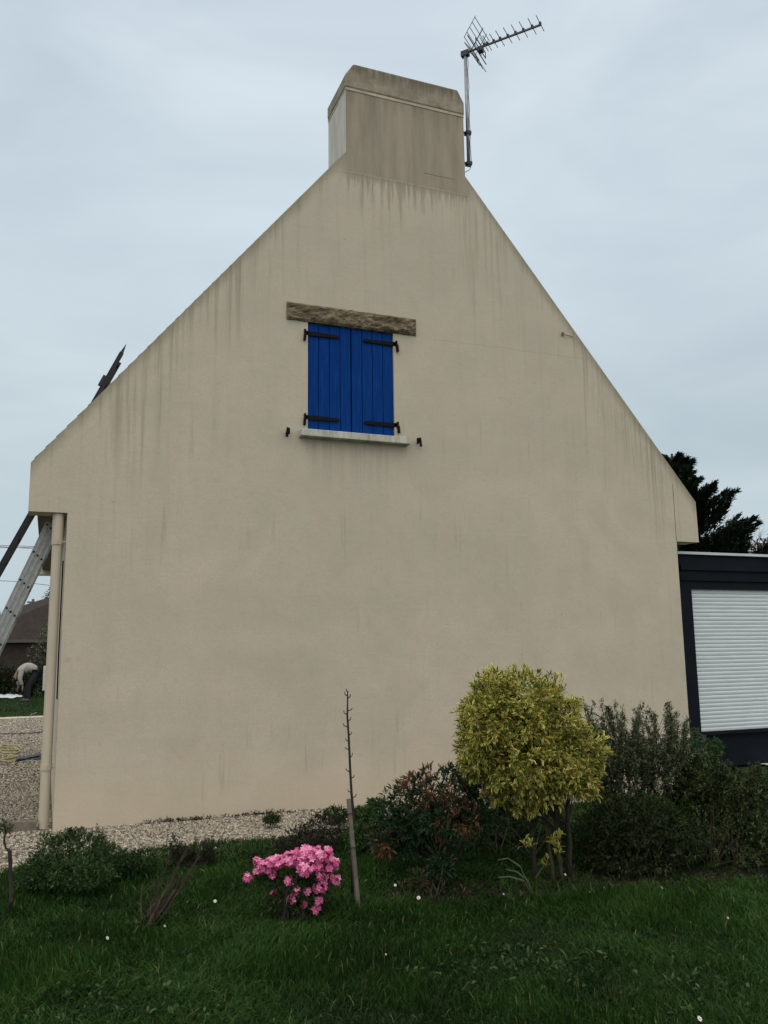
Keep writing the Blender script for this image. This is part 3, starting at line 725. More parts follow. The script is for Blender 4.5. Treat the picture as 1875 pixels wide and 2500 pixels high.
# ================================================================== PLANTS
# ---- variegated yellow shrub
def yellow_shrub():
    d = 5.75; b0 = G(1362, 2150)
    R = plant('variegated_shrub', 'round yellow and green variegated shrub on bare dark stems, tallest plant in the bed', 'shrub', b0)
    ls = [(1285, 1735, 105, 108, d, .34), (1200, 1760, 82, 86, d-.1, .27), (1215, 1690, 62, 60, d-.05, .2), (1350, 1755, 84, 88, d, .28), (1425, 1835, 66, 64, d-.05, .22), (1180, 1810, 66, 70, d-.05, .24), (1290, 1850, 112, 90, d-.15, .26),
          (1400, 1885, 66, 58, d-.18, .18), (1245, 1880, 72, 56, d-.12, .19), (1325, 1925, 82, 48, d-.12, .18), (1166, 1860, 46, 46, d-.02, .14), (1290, 1970, 38, 28, d-.1, .08), (1225, 1935, 34, 28, d, .09), (1435, 1915, 34, 32, d-.1, .1)]
    ls = [(a-5,)+tuple(q) for a, *q in ls]; P, Dn = lobes(ls, 400); P = P+rng.normal(0, .012, P.shape)
    for px, py in ((1283, 2048), (1350, 2040), (1370, 2035), (1362, 2062), (1325, 2100), (1362, 1650)):
        p = P3(px, py, d-.1); P = np.vstack([P, p+rng.normal(0, .012, (3, 3))]); Dn = np.vstack([Dn, np.tile([0, 0, 1.], (3, 1))])
    bs, ds, L, Wd, rr = rosettes(P, Dn, 10, .043, .0135, 1.0, .05, None, .12)
    link('foliage', leaf_mesh('foliage', bs, ds, L, Wd, rr, .2, .12), leaf_mat('variegated_leaf', [(0, (.014, .032, .008)), (.5, (.030, .055, .012)), (.85, (.10, .12, .02)), (1, (.08, .09, .02))], .5, [(0, (.13, .17, .03)), (.22, (.36, .36, .06)), (.5, (.66, .61, .13)), (.85, (.82, .76, .28)), (1, (.52, .36, .07))], .3, .35, .7), R)
    tb = MB()
    starts = [(1310, 2150), (1352, 2165), (1376, 2165), (1392, 2150)]
    mids = [(1296, 1985), (1338, 1990), (1345, 1975), (1383, 1960)]; tops = [(1275, 1830), (1310, 1760), (1340, 1820), (1390, 1830)]
    for i in range(4):
        p = [G(*starts[i]), P3(*mids[i], d), P3(*tops[i], d)]; q = [(1-k)**2*p[0]+2*k*(1-k)*p[1]+k*k*p[2]+rng.normal(0, .006, 3)*(k > 0) for k in np.linspace(0, 1, 9)]
        tb.tube(q, list(np.linspace(.019 if i == 3 else .0135, .008, 9)), 8)
        nodes = q[3:]
        for j in range(45):
            s = nodes[rng.integers(len(nodes))]; e_ = P[rng.integers(len(P)-18)]
            tb.tube([s, s*.5+e_*.5+np.array([0, 0, -.02]), e_], [.006, .004, .0015], 4, False)
    for (px, py), s in (((1283, 2048), 0), ((1362, 2040), 2)):
        s0 = G(*starts[s]); s0 = s0+np.array([0, 0, .15]); tb.tube([s0, P3(px, py+30, d), P3(px, py, d-.1)], [.005, .004, .002], 4)
    tb.build('stem', M['bark'], R, True)
yellow_shrub()

def shrub(name, label, lst, base, leafm, dens, per, ln, wd, spread=.9, stem_n=60, r0=.012, bark='bark', along=.03, trnd=None, cat='shrub', group=None, fold=.2, extra=None, rj=.18):
    b0 = [G(*b) for b in base]; R = plant(name, label, cat, b0[0], group)
    P, Dn = lobes(lst, dens)
    if extra is not None: P = np.vstack([P, extra[0]]); Dn = np.vstack([Dn, extra[1]])
    tr = trnd(P) if trnd else None
    bs, ds, L, Wd, rr = rosettes(P, Dn, per, ln, wd, spread, along, tr, rj)
    link('foliage', leaf_mesh('foliage', bs, ds, L, Wd, rr, fold), leafm, R)
    if stem_n: stems(b0, P, M[bark], R, 'stem', r0, .0018, stem_n)
    return R, P
def shoots(rows, n, hmin, hmax, sway=.05, lean=0.):
    """upright shoots from points; returns leaf anchor pts + dirs and stalk mesh"""
    b = MB(); P, Dn = [], []
    for i in range(n):
        p0 = np.array(rows(rng.random())); h = rng.uniform(hmin, hmax)
        tip = p0+np.array([rng.normal(lean, sway), rng.normal(0, sway), h]); md = p0*.5+tip*.5+rng.normal(0, sway*.35, 3)
        ks = np.linspace(0, 1, 7); q = [(1-k)**2*p0+2*k*(1-k)*md+k*k*tip for k in ks]
        b.tube(q, list(np.linspace(.0028, .0008, 7)), 4, False)
        m = int(h/.012); kk = rng.random(m)**.8
        for k in kk:
            pt = (1-k)**2*p0+2*k*(1-k)*md+k*k*tip; P.append(pt); a = rng.uniform(0, 6.28); Dn.append((math.cos(a), math.sin(a), .9))
    return np.array(P), np.array(Dn), b

g_dark = leaf_mat('dark_green_leaf', [(0, (.010, .024, .007)), (.5, (.020, .044, .012)), (.9, (.036, .066, .020)), (1, (.07, .10, .04))], .5)
g_mid = leaf_mat('mid_green_leaf', [(0, (.012, .030, .008)), (.5, (.026, .060, .015)), (1, (.06, .105, .035))], .5)
g_grey = leaf_mat('grey_green_leaf', [(0, (.026, .038, .018)), (.5, (.060, .080, .038)), (1, (.14, .165, .095))], .55)
g_pieris = leaf_mat('pieris_leaf', [(0, (.010, .026, .012)), (.45, (.018, .042, .018)), (.68, (.040, .045, .018)), (.78, (.085, .045, .025)), (1, (.155, .078, .042))], .4)
g_olive = leaf_mat('olive_leaf', [(0, (.012, .022, .007)), (.5, (.028, .046, .014)), (1, (.070, .095, .032))], .5)
g_purple = leaf_mat('purplish_leaf', [(0, (.012, .014, .010)), (.5, (.024, .024, .016)), (1, (.045, .038, .025))], .6)

# ---- leafy mound at the left corner
P1, D1, B1 = shoots(lambda t: P3(rng.uniform(110, 255), rng.uniform(2040, 2065), 5.7), 30, .03, .09, .02)
R_, _ = shrub('leafy_mound', 'dense dark green leafy mound at the left foot of the gable wall', [(175, 2085, 100, 58, 5.7, .25), (110, 2125, 68, 42, 5.5, .2), (250, 2100, 62, 45, 5.7, .2), (190, 2135, 95, 38, 5.4, .18), (75, 2150, 38, 22, 5.5, .1)],
      [(170, 2170)], g_mid, 1500, 5, .021, .009, 1.0, 50, .006, extra=(P1, D1)); B1.build('shoot', M['bark'], R_)
# ---- low plants between mound and azalea
shrub('low_plant', 'low spreading green plant between the leafy mound and the pruned stems', [(345, 2098, 50, 24, 5.9, .14), (300, 2112, 40, 24, 5.8, .12)], [(340, 2118)], g_dark, 1100, 4, .022, .010, 1.0, 20, .004, cat='plant')
P1, D1, B1 = shoots(lambda t: P3(rng.uniform(420, 520), rng.uniform(2095, 2112), 6.1), 34, .06, .17, .03)
R_, _ = shrub('low_plant', 'low twiggy plant behind the pruned stems', [(455, 2098, 62, 22, 6.1, .12)], [(455, 2118)], g_purple, 700, 4, .02, .008, 1.0, 20, .004, cat='plant', extra=(P1, D1)); B1.build('shoot', M['bark'], R_)
shrub('low_plant', 'fresh green low plant on the lawn edge behind the pink azalea', [(565, 2083, 55, 20, 6.4, .14), (640, 2080, 45, 20, 6.4, .14), (535, 2098, 45, 18, 6.2, .12)], [(580, 2100)], g_mid, 900, 4, .026, .007, 1.0, 20, .004, cat='plant')
shrub('low_plant', 'dull purplish green low plant left of the wooden stake', [(735, 2050, 60, 34, 6.7, .2), (790, 2020, 52, 36, 6.8, .2), (690, 2075, 45, 26, 6.5, .15), (775, 2070, 50, 30, 6.5, .15)], [(750, 2090)], g_purple, 900, 5, .024, .009, 1.0, 40, .005, cat='plant')
shrub('low_plant', 'dark green low bush against the wall just left of the stake top', [(820, 1988, 34, 20, 7.6, .15), (880, 1985, 30, 16, 7.6, .12)], [(840, 2005)], g_dark, 1000, 5, .028, .011, 1.0, 20, .004, cat='plant')
shrub('low_plant', 'bright green leafy bush right of the wooden stake', [(900, 2010, 48, 42, 6.9, .22), (880, 2052, 42, 40, 6.6, .2), (918, 1965, 26, 16, 7.1, .12)], [(900, 2090)], g_mid, 900, 6, .032, .012, 1.0, 30, .005, cat='plant')
shrub('grass_tuft', 'small dark tuft growing alone in the gravel strip', [(663, 2000, 24, 13, 7.45, .08)], [(663, 2012)], g_dark, 2500, 5, .022, .008, 1.0, 0, cat='plant')
# ---- pieris
def ptr(P): return np.where(rng.random(len(P)) < .62*np.clip(P[:,2]*1.4,0.5,1)*np.clip((np.sin(P[:, 0]*9+P[:, 2]*7)+.6), 0, 1.2), .88, .33+.12*rng.random(len(P)))
shrub('pieris_shrub', 'open shrub with dark green leaves and rusty orange young tips, left of the yellow shrub',
      [(1075, 1925, 95, 52, 6.0, .30), (1000, 1945, 70, 42, 6.0, .26), (1165, 1950, 78, 70, 6.1, .28), (955, 1995, 42, 34, 5.9, .18), (1010, 2010, 70, 48, 5.9, .22), (1095, 1995, 90, 50, 5.8, .28), (940, 2050, 40, 34, 5.8, .15), (985, 2060, 55, 25, 5.9, .15), (1150, 1885, 50, 30, 6.1, .2), (1235, 1960, 30, 30, 6.2, .1)],
      [(1092, 2120), (1105, 2125), (1075, 2120)], g_pieris, 235, 8, .048, .0125, .95, 34, .011, 'bark', .03, ptr, rj=.05)
shrub('pieris_sprig', 'small low rusty tipped sprig under the open shrub', [(1075, 2120, 32, 42, 5.55, .10), (1060, 2165, 30, 30, 5.5, .10), (1030, 2150, 30, 30, 5.5, .1)], [(1065, 2195)], g_pieris, 700, 6, .042, .011, .95, 12, .004, 'bark', .02, ptr, cat='plant', rj=.05)
# ---- dark filler behind
shrub('dark_bush', 'dark shadowy bush between the rusty shrub and the yellow shrub stems', [(1215, 2010, 80, 62, 6.9, .35), (1310, 2020, 90, 60, 6.9, .3), (1140, 2050, 70, 50, 6.6, .3), (1230, 2070, 110, 35, 6.7, .3)], [(1220, 2105), (1300, 2105)], g_dark, 560, 6, .032, .012, 1.0, 18, .006)
# ---- feathery grey green shrub
P1, D1, B1 = shoots(lambda t: P3(rng.normal(1555, 82), rng.uniform(1850, 1960), rng.uniform(6.4, 7.0)), 170, .16, .50, .10)
P2, D2, B2 = shoots(lambda t: P3(rng.uniform(1420, 1480), rng.uniform(1880, 1960), 6.7), 50, .22, .48, .04)
P3_, D3, B3 = shoots(lambda t: P3(1500, 1800, 6.6), 3, .22, .28, .05)
R_, _ = shrub('feathery_shrub', 'feathery grey green shrub with upright wispy shoots in front of the wall\'s right end', [(1550, 1870, 95, 85, 6.7, .30), (1640, 1890, 60, 75, 6.7, .25), (1470, 1900, 65, 60, 6.7, .25), (1450, 1840, 30, 55, 6.7, .12)], [(1540, 2060), (1500, 2060), (1580, 2055)], g_grey, 150, 7, .028, .0075, 1.1, 50, .008, 'bark', extra=(np.vstack([P1, P2, P3_]), np.vstack([D1, D2, D3])))
B1.add(B2.v, B2.f).add(B3.v, B3.f).build('shoot', M['bark'], R_)['kind'] = 'stuff'
# ---- big dark mass at right
P1, D1, B1 = shoots(lambda t: (lambda x: P3(x, 1905+max(0, x-1690)*.22+rng.uniform(0, 70), rng.uniform(6.2, 6.8)))(rng.uniform(1650, 1910)), 150, .08, .26, .07, .02)
R_, _ = shrub('dark_spreading_shrub', 'broad olive green spreading shrub below the white roller shutter', [(1725, 1950, 80, 66, 6.4, .35), (1800, 1965, 75, 72, 6.3, .35), (1770, 1900, 40, 40, 6.5, .22), (1860, 1930, 45, 40, 6.4, .22), (1675, 1890, 45, 58, 6.6, .22), (1770, 2045, 120, 66, 6.1, .4), (1895, 2030, 90, 75, 6.1, .4)], [(1740, 2120), (1800, 2120)], g_olive, 400, 7, .030, .0105, 1.1, 50, .007, extra=(P1, D1)); B1.build('shoot', M['bark'], R_)['kind'] = 'stuff'
shrub('bright_bush', 'small fresher green bush at the foot of the veranda post', [(1718, 1838, 40, 34, 6.7, .2), (1745, 1820, 24, 20, 6.8, .15)], [(1720, 2000)], g_mid, 650, 6, .028, .008, 1.1, 20, .006)
shrub('dark_spreading_shrub', 'near black low shrub right of the yellow shrub stems', [(1545, 2010, 125, 75, 6.1, .4), (1470, 2040, 70, 70, 6.1, .3), (1620, 2050, 100, 65, 6.0, .35), (1540, 2090, 130, 38, 5.9, .3)], [(1540, 2140), (1600, 2140)], leaf_mat('blackish_leaf', [(0, (.008, .015, .005)), (.6, (.018, .032, .010)), (1, (.045, .062, .022))], .6), 620, 7, .028, .011, 1.1, 50, .008)
# ---- azalea
def azalea():
    d = 5.0; R = plant('pink_azalea', 'low azalea covered in bright pink blossom on the lawn', 'shrub', G(705, 2245))
    fl = [(775, 2090, 40, 20, d, .08), (745, 2082, 34, 14, d+.03, .08), (715, 2098, 34, 14, d, .08), (680, 2104, 32, 13, d+.02, .07), (652, 2114, 26, 14, d, .06), (796, 2112, 30, 18, d, .07), (752, 2118, 26, 18, d-.08, .05), (742, 2132, 15, 9, d-.09, .03),
          (632, 2126, 13, 9, d, .03), (604, 2142, 11, 11, d, .03), (629, 2104, 9, 10, d, .03), (783, 2163, 16, 18, d-.05, .03), (806, 2146, 9, 8, d-.03, .025), (823, 2148, 8, 8, d-.03, .02), (706, 2149, 9, 8, d-.05, .022), (665, 2135, 9, 6, d-.03, .02),
          (750, 2175, 9, 7, d-.06, .022), (724, 2176, 7, 6, d-.06, .018), (712, 2194, 9, 8, d-.06, .022), (742, 2207, 7, 7, d-.06, .02), (777, 2200, 7, 6, d-.06, .02), (773, 2221, 9, 7, d-.06, .022), (816, 2107, 10, 10, d, .03), (778, 2140, 12, 8, d-.06, .03), (668, 2181, 4, 5, d-.02, .012)]
    P, Dn = lobes(fl, 1700)
    # each blossom: five petals
    n = len(P); per = 5; dn = unit(Dn+rng.normal(0, .35, Dn.shape)+np.array([0, -.35, .1])); a1 = unit(np.cross(dn, rng.normal(0, 1, dn.shape))); a2 = np.cross(dn, a1)
    bs, ds, ups = [], [], []
    for k in range(per):
        th = 2*math.pi*k/per; q = math.cos(th)*a1+math.sin(th)*a2
        bs.append(P); ds.append(unit(q+dn*.45)); ups.append(dn)
    bs, ds, ups = map(np.concatenate, (bs, ds, ups)); tr = np.tile(rng.random(n), per)
    me = leaf_mesh('blossom', bs, ds, np.full(len(bs), .0185)*(.7+.5*tr), np.full(len(bs), .0115), tr+rng.normal(0, .1, len(bs)), .05, .12, ups, .1)
    o = link('blossom', me, leaf_mat('pink_petals', [(0, (.32, .05, .15)), (.4, (.58, .11, .28)), (.8, (.74, .21, .40)), (1, (.85, .40, .56))], .6, trans=.3), R); o['kind'] = 'stuff'
    P2, D2 = lobes([(725, 2125, 88, 32, d+.06, .16), (715, 2170, 72, 38, d+.03, .15), (690, 2205, 50, 30, d, .1), (780, 2165, 40, 40, d+.05, .12), (650, 2140, 35, 20, d+.03, .1), (740, 2205, 45, 25, d, .12)], 900)
    b2, d2, L2, W2, r2 = rosettes(P2, D2, 4, .022, .009, 1.0)
    link('foliage', leaf_mesh('foliage', b2, d2, L2, W2, r2), g_dark, R)
    stems([G(700, 2250), G(720, 2250), G(690, 2245), G(745, 2250)], np.vstack([P2, P[::3]]), M['bark'], R, 'stem', .005, .0012, 45)
azalea()
# ---- stake and sapling
sk = G(875, 2220); tp = P3(851, 1950, 5.28)
e = empty('wooden_stake', sk, 'grey weathered wooden stake leaning slightly in the bed', 'stake')
dv = unit(tp-sk); L = np.linalg.norm(tp-sk); pa = unit(np.cross(dv, [0, 1, .2])); pb = np.cross(dv, pa)
b = MB(); b.add([*(sk+pa*a*.0135+pb*c*.0135-dv*.1 for a, c in ((-1,-1),(1,-1),(1,1),(-1,1))), *(tp+pa*a*.0115+pb*c*.0115 for a, c in ((-1,-1),(1,-1),(1,1),(-1,1)))], [(0,3,2,1),(4,5,6,7),(0,1,5,4),(1,2,6,5),(2,3,7,6),(3,0,4,7)])
b.build('post', M['stake'], e, False, .003)
for k in (.55, .86):
    c = sk+dv*L*k; MB().tube([c+(pa*math.cos(a)+pb*math.sin(a))*.021+np.array([0, 0, .004*math.sin(a)]) for a in np.linspace(0, 6.28, 13)], .003, 5).build('tie', M['blackplastic'], e)
sp = [G(862, 2200), P3(858, 2100, 5.30), P3(862, 1975, 5.34), P3(858, 1935, 5.34), P3(855, 1880, 5.35), P3(851, 1790, 5.36), P3(848, 1750, 5.36), P3(849, 1687, 5.37)]
e = empty('bare_sapling', sp[0], 'thin leafless whip of a sapling tied beside the wooden stake', 'tree')
MB().tube(sp, [.011, .010, .009, .0085, .008, .007, .0065, .004], 8).build('trunk', M['bark'], e, True)
b = MB()
for px, py, dx, dy in ((849, 1700, -8, -12), (849, 1705, 7, -10), (850, 1735, 10, -6), (848, 1745, -9, -10), (848, 1775, -10, -9), (850, 1795, 9, -7), (852, 1830, -9, -6), (853, 1850, 8, -12), (855, 1885, -10, -9), (857, 1900, 8, -8), (858, 1935, -9, -7), (860, 1948, 10, -10), (850, 1760, 7, -9), (851, 1810, -7, -7), (849, 1690, -4, -9)):
    b.tube([P3(px, py, 5.36), P3(px+dx*.8, py+dy*.4, 5.36), P3(px+dx, py+dy, 5.35)], [.004, .003, .0025], 5)
b.build('side_buds', M['bark'], e)['kind'] = 'stuff'
# ---- pruned dead clump
def clump():
    b0 = G(350, 2275); R = plant('pruned_stems', 'clump of cut dead stems leaning right out of the lawn', 'shrub', b0)
    b = MB()
    ends = [(488, 2092, .006), (480, 2098, .005), (440, 2140, .010), (432, 2165, .009), (412, 2160, .011), (398, 2185, .012), (385, 2205, .013), (455, 2080, .003), (385, 2130, .0035), (348, 2158, .004), (360, 2178, .004), (420, 2085, .003),
            (460, 2062, .0028), (405, 2120, .003), (440, 2105, .003), (400, 2225, .011), (378, 2235, .013)]
    for px, py, r in ends:
        s = G(350+rng.uniform(-14, 28), 2262+rng.uniform(-10, 14)); t = P3(px, py, 4.85+rng.uniform(-.08, .12)); md = s*.5+t*.5+rng.normal(0, .022, 3)
        q = [(1-k)**2*s+2*k*(1-k)*md+k*k*t+rng.normal(0, .002, 3) for k in np.linspace(0, 1, 8)]
        b.tube(q, list(np.linspace(r, r*.55, 8)), 6)
        for j in range(3):
            a = q[rng.integers(3, 7)]; b.tube([a, a+np.array([rng.normal(.02, .03), rng.normal(0, .02), rng.uniform(.03, .09)])], [.002, .001], 4)
    b.build('stem', M['deadwood'], R)
    P, Dn = lobes([(345, 2255, 34, 20, 4.8, .07), (385, 2240, 30, 14, 4.85, .07)], 900)
    bs, ds, L, Wd, rr = rosettes(P, Dn, 3, .022, .010); link('foliage', leaf_mesh('foliage', bs, ds, L, Wd, rr), g_dark, R)
clump()
# ---- crooked twig at the left edge
tw = [G(18, 2235), P3(27, 2200, 5.05), P3(26, 2150, 5.08), P3(25, 2100, 5.1), P3(24, 2078, 5.1), P3(14, 2070, 5.1), P3(10, 2050, 5.1), P3(14, 2030, 5.1), P3(8, 2010, 5.1)]
e = plant('crooked_twig', 'thin crooked brown twig standing at the left lawn edge', 'plant', tw[0])
MB().tube(tw, [.011, .011, .010, .012, .012, .006, .006, .005, .003], 7).build('stem', M['bark'], e)
P, Dn = lobes([(14, 2018, 24, 16, 5.1, .05), (-15, 2020, 22, 14, 5.1, .05)], 900); bs, ds, L, Wd, rr = rosettes(P, Dn, 4, .018, .008); link('foliage', leaf_mesh('foliage', bs, ds, L, Wd, rr), g_dark, e)
# ---- strap leaved plant
sb = G(1300, 2212); e = plant('strap_plant', 'arching strap leaf plant in the bed in front of the yellow shrub', 'plant', sb)
b = MB()
for pts in ([(1305, 2185), (1290, 2150), (1262, 2128), (1235, 2122)], [(1300, 2190), (1280, 2150), (1245, 2140), (1215, 2142)], [(1303, 2188), (1270, 2115), (1240, 2095), (1215, 2100)], [(1306, 2185), (1285, 2195), (1278, 2205)], [(1308, 2185), (1310, 2140), (1330, 2110)]):
    p = [P3(x, y, 5.45-.05*i) for i, (x, y) in enumerate(pts)]
    p[0] = G(*pts[0]); q = [p[0]]
    for i in range(len(p)-1):
        for k in (.5, 1.): q.append(p[i]*(1-k)+p[i+1]*k)
    n = len(q); wd = [.006*(1-abs(i/(n-1)-.4)) for i in range(n)]
    v = []
    for i in range(n): v += [q[i]-np.array([.0, .0, wd[i]]), q[i]+np.array([0, 0, wd[i]])]
    b.add(v, [(2*i, 2*i+1, 2*i+3, 2*i+2) for i in range(n-1)])
b.build('leaf_blades', simple('strap_leaf', (.075, .10, .045), .5, .3, 20), e)
# ---- bed litter and weeds
P, Dn = [], []
q = np.array([[G(rng.uniform(900, 1875), rng.uniform(2135, 2215))[:2] for _ in range(1500)]])[0]
q = q[inpoly(q[:, 0], q[:, 1], bedpoly)]; P = np.column_stack([q, np.full(len(q), .015)]); Dn = rng.normal(0, 1, (len(P), 3))*np.array([1, 1, .35])+np.array([0, 0, .2])
bs, ds, L, Wd, rr = rosettes(P, Dn, 2, .035, .012, 1.2); bs[:, 2] = np.maximum(bs[:, 2], .012)
tag(link('leaf_litter', leaf_mesh('leaf_litter', bs, ds, L, Wd, rr), leaf_mat('litter', [(0, (.012, .010, .006)), (.5, (.03, .022, .012)), (.8, (.018, .030, .010)), (1, (.09, .055, .028))], .8, trans=0)), 'fallen leaves and weeds on the dark bed', 'leaves', kind='stuff')
# weeds at the wall foot
P, Dn = [], []
for _ in range(210):
    x = rng.choice([rng.normal(1.12, .10), rng.normal(1.38, .07), rng.normal(1.95, .16), rng.uniform(.8, 2.6)], p=[.35, .15, .42, .08]); P.append((x, rng.uniform(-.16, -.03), .02)); Dn.append(rng.normal(0, 1, 3)*[1, .5, .4]+[0, -.2, .5])
bs, ds, L, Wd, rr = rosettes(np.array(P), np.array(Dn), 4, .03, .010)
tag(link('weeds', leaf_mesh('weeds', bs, ds, L, Wd, rr), g_purple), 'low dark weeds along the foot of the gable wall', 'weeds', kind='stuff')
# lawn clover / broad leaf weeds
q = np.array([[rng.uniform(-1.6, 5.5), rng.uniform(-5.4, -2.3)] for _ in range(2600)]); q = q[(np.sin(q[:, 0]*3.1+np.sin(q[:, 1]*4))+np.sin(q[:, 1]*2.7+q[:, 0])) > .5]
q = q[~inpoly(q[:, 0], q[:, 1], bedpoly)]; P = np.column_stack([q, rng.uniform(.02, .05, len(q))]); Dn = np.column_stack([rng.normal(0, 1, (len(q), 2)), np.full(len(q), .5)])
bs, ds, L, Wd, rr = rosettes(P, Dn, 5, .028, .014, 1.1); tag(link('lawn_weeds', leaf_mesh('lawn_weeds', bs, ds, L, Wd, rr), g_mid), 'broad leaved weeds among the lawn grass', 'weeds', kind='stuff')
# ---- daisies, each its own thing
M['petal'] = simple('white_petals', (.62, .62, .58), .6, .05); M['disc'] = simple('yellow_disc', (.5, .33, .04), .7, .1)
def daisy(px, py, label, h=.05, s=1.):
    s *= .72
    p = G(px, py, h); e = empty('daisy', (p[0], p[1], 0), label, 'flower', 'white daisies dotted over the lawn and bed')
    b = MB(); n = 9; dn = unit(np.array([rng.normal(0, .25), -.75, .65])); a1 = unit(np.cross(dn, [1, 0, .1])); a2 = np.cross(dn, a1); c = p
    for k in range(n):
        th = 2*math.pi*k/n; q = a1*math.cos(th)+a2*math.sin(th); w = -a1*math.sin(th)+a2*math.cos(th)
        b.add([c+q*.002*s, c+q*.009*s+w*.0032*s, c+q*.0145*s+dn*.002, c+q*.009*s-w*.0032*s], [(0, 1, 2, 3)])
    b.build('petals', M['petal'], e)
    MB().tube([c-dn*.001, c+dn*.003], [.0045*s, .003*s], 8).build('disc', M['disc'], e)
    MB().tube([(p[0], p[1], 0), (p[0], p[1]+.004, h*.5), c-dn*.001], .0012, 5).build('stalk', g_mid, e)
for a in ((262, 2290, 'daisy left of the pruned stems, low in the lawn'), (402, 2261, 'small daisy just right of the foot of the pruned stems', .04, .7), (525, 2200, 'daisy in the lawn between the pruned stems and the pink azalea', .07, 1.1),
          (1022, 2192, 'daisy at the bed edge below the rusty tipped sprig', .06, 1.3), (965, 2161, 'daisy left of the rusty tipped sprig', .05, 1.), (1230, 2183, 'small daisy left of the strap leaf plant foot', .05, .7),
          (1380, 2135, 'daisy on the tall stalk at the foot of the yellow shrub', .10, .8), (1475, 2168, 'daisy in the bed right of the yellow shrub stems', .05, 1.), (1615, 2167, 'daisy in the bed below the near black shrub', .05, 1.),
          (1776, 2241, 'daisy alone on the lawn at the right', .05, .8), (1708, 2487, 'daisy at the bottom right, nearest the viewer', .05, 1.2), (1440, 2178, 'tiny daisy beside the bed edge', .04, .7), (942, 2330, 'tiny daisy in the middle of the lawn', .06, .5)):
    daisy(*a)

# ================================================================== DRIVE CLUTTER
p0, p1 = G(-60, 2040), G(86, 2034)
e = empty('plank', (p0+p1)/2, 'short grey wooden plank lying on the gravel by the downpipe', 'plank')
MB().obox((p0+p1)/2+np.array([0, .06, .05]), (p1-p0)/2, (-.01, .035, 0), (0, 0, .045)).build('board', M['wood'], e, False, .004)
e = empty('garden_hose', G(20, 1845), 'coiled yellow garden hose lying on the gravel drive', 'hose')
pts = [G(x, y)+np.array([0, 0, .03]) for x, y in ((-60, 1870), (-20, 1863), (20, 1858), (45, 1852), (20, 1848), (-20, 1852), (-40, 1842), (0, 1836), (40, 1836), (54, 1832), (45, 1825), (10, 1822), (-30, 1824), (-60, 1830))]
MB().tube(pts, .013, 8).build('coil', simple('yellow_hose', (.30, .26, .11), .5, .2), e, True)
pts = [G(x, y)+np.array([0, 0, .03]) for x, y in ((-60, 1826), (-20, 1828), (10, 1843), (38, 1845), (50, 1838), (36, 1830), (5, 1829), (-40, 1836), (-60, 1848), (-20, 1859), (30, 1865))]
MB().tube(pts, .012, 8).build('coil', simple('yellow_hose', (.30, .26, .11), .5, .2), e, True)
e = empty('rubber_mat', G(80, 1852), 'dark slatted rubber mat rolled out on the gravel beside the hose', 'mat')
a, c = G(40, 1862), G(112, 1850); b = MB()
for k in range(22):
    q = a+(c-a)*k/21; b.box((q[0]-.016, q[1]-.02, .006), (q[0]+.012, q[1]+.34, .035+.02*rng.random()))
b.box((a[0], a[1]+.08, .005), (c[0], c[1]+.10, .03)); b.build('slats', M['blackplastic'], e)
e = empty('drive_cable', G(50, 1795), 'thin dark cable lying across the gravel drive', 'cable')
MB().tube([G(x, y)+np.array([0, 0, .02]) for x, y in ((-60, 1797), (0, 1795), (50, 1795), (90, 1792), (112, 1789))], .02, 6).build('line', M['blackplastic'], e)
e = empty('bent_rod', G(72, 1760), 'short bent pale rod sticking out of the gravel edge', 'rod')
pts = [G(72, 1762)]; pts += [pts[0]+np.array([0, 0, .12]), pts[0]+np.array([.04, 0, .17]), pts[0]+np.array([.15, 0, .20])]
MB().tube(pts, .008, 6).build('shaft', M['alu'], e)

# ================================================================== BACKGROUND LEFT
e = empty('neighbour_house', (-2.5, 46, 0), 'brown roofed neighbouring house beyond the far hedge on the left', 'house')
brown = simple('brown_tile_roof', (.026, .020, .017), .9, .3, 3); wallb = simple('dim_stone_wall', (.030, .024, .020), .9, .3, 4)
MB().box((-4.2, 44, 0), (2.5, 50, 2.3)).build('wall', wallb, e)
MB().add([(-4.6, 43.7, 2.25), (2.9, 43.7, 2.25), (2.9, 50.3, 2.25), (-4.6, 50.3, 2.25), (-2.2, 47, 4.2), (2.9, 47, 6.0)], [(0, 1, 5, 4), (1, 2, 5), (2, 3, 4, 5), (3, 0, 4), (0, 3, 2, 1)]).build('roof', brown, e)
MB().box((-2.6, 43.6, 2.2), (2.9, 43.69, 2.36)).build('gutter', simple('grey_gutter', (.07, .066, .06), .6, .1), e)
def bgtree(name, label, pts_rad, leafm, dens, size, base, per=3, bark='bark', trunk_r=.1, group=None, stem_n=30):
    R = empty(name, (base[0], base[1], 0), label, 'tree' if 'hedge' not in name else 'hedge', group)
    P, Dn = [], []
    for c, r, n in pts_rad:
        p, q = ell(c, r, n, .6); P.append(p); Dn.append(q)
    P, Dn = np.concatenate(P), np.concatenate(Dn); ok = P[:, 2] > .05; P, Dn = P[ok], Dn[ok]
    bs, ds, L, Wd, rr = rosettes(P, Dn, per, size, size*.5, 1.2, size)
    link('crown', leaf_mesh('crown', bs, ds, L, Wd, rr), leafm, R)
    b = MB(); top = max(p[2] for p in P)
    b.tube([(base[0], base[1], 0), (base[0]+.05, base[1], top*.4), (base[0], base[1], top*.75)], [trunk_r, trunk_r*.7, trunk_r*.3], 7)
    for i in rng.permutation(len(P))[:stem_n]:
        s = np.array([base[0], base[1], rng.uniform(.15, .6)*top]); b.tube([s, (s+P[i])/2+[0, 0, .1], P[i]], [trunk_r*.3, trunk_r*.18, trunk_r*.06], 4, False)
    b.build('trunk', M[bark], R, True); return R
hed = leaf_mat('hedge_leaf', [(0, (.010, .014, .007)), (.6, (.022, .028, .014)), (1, (.045, .050, .026))], .6)
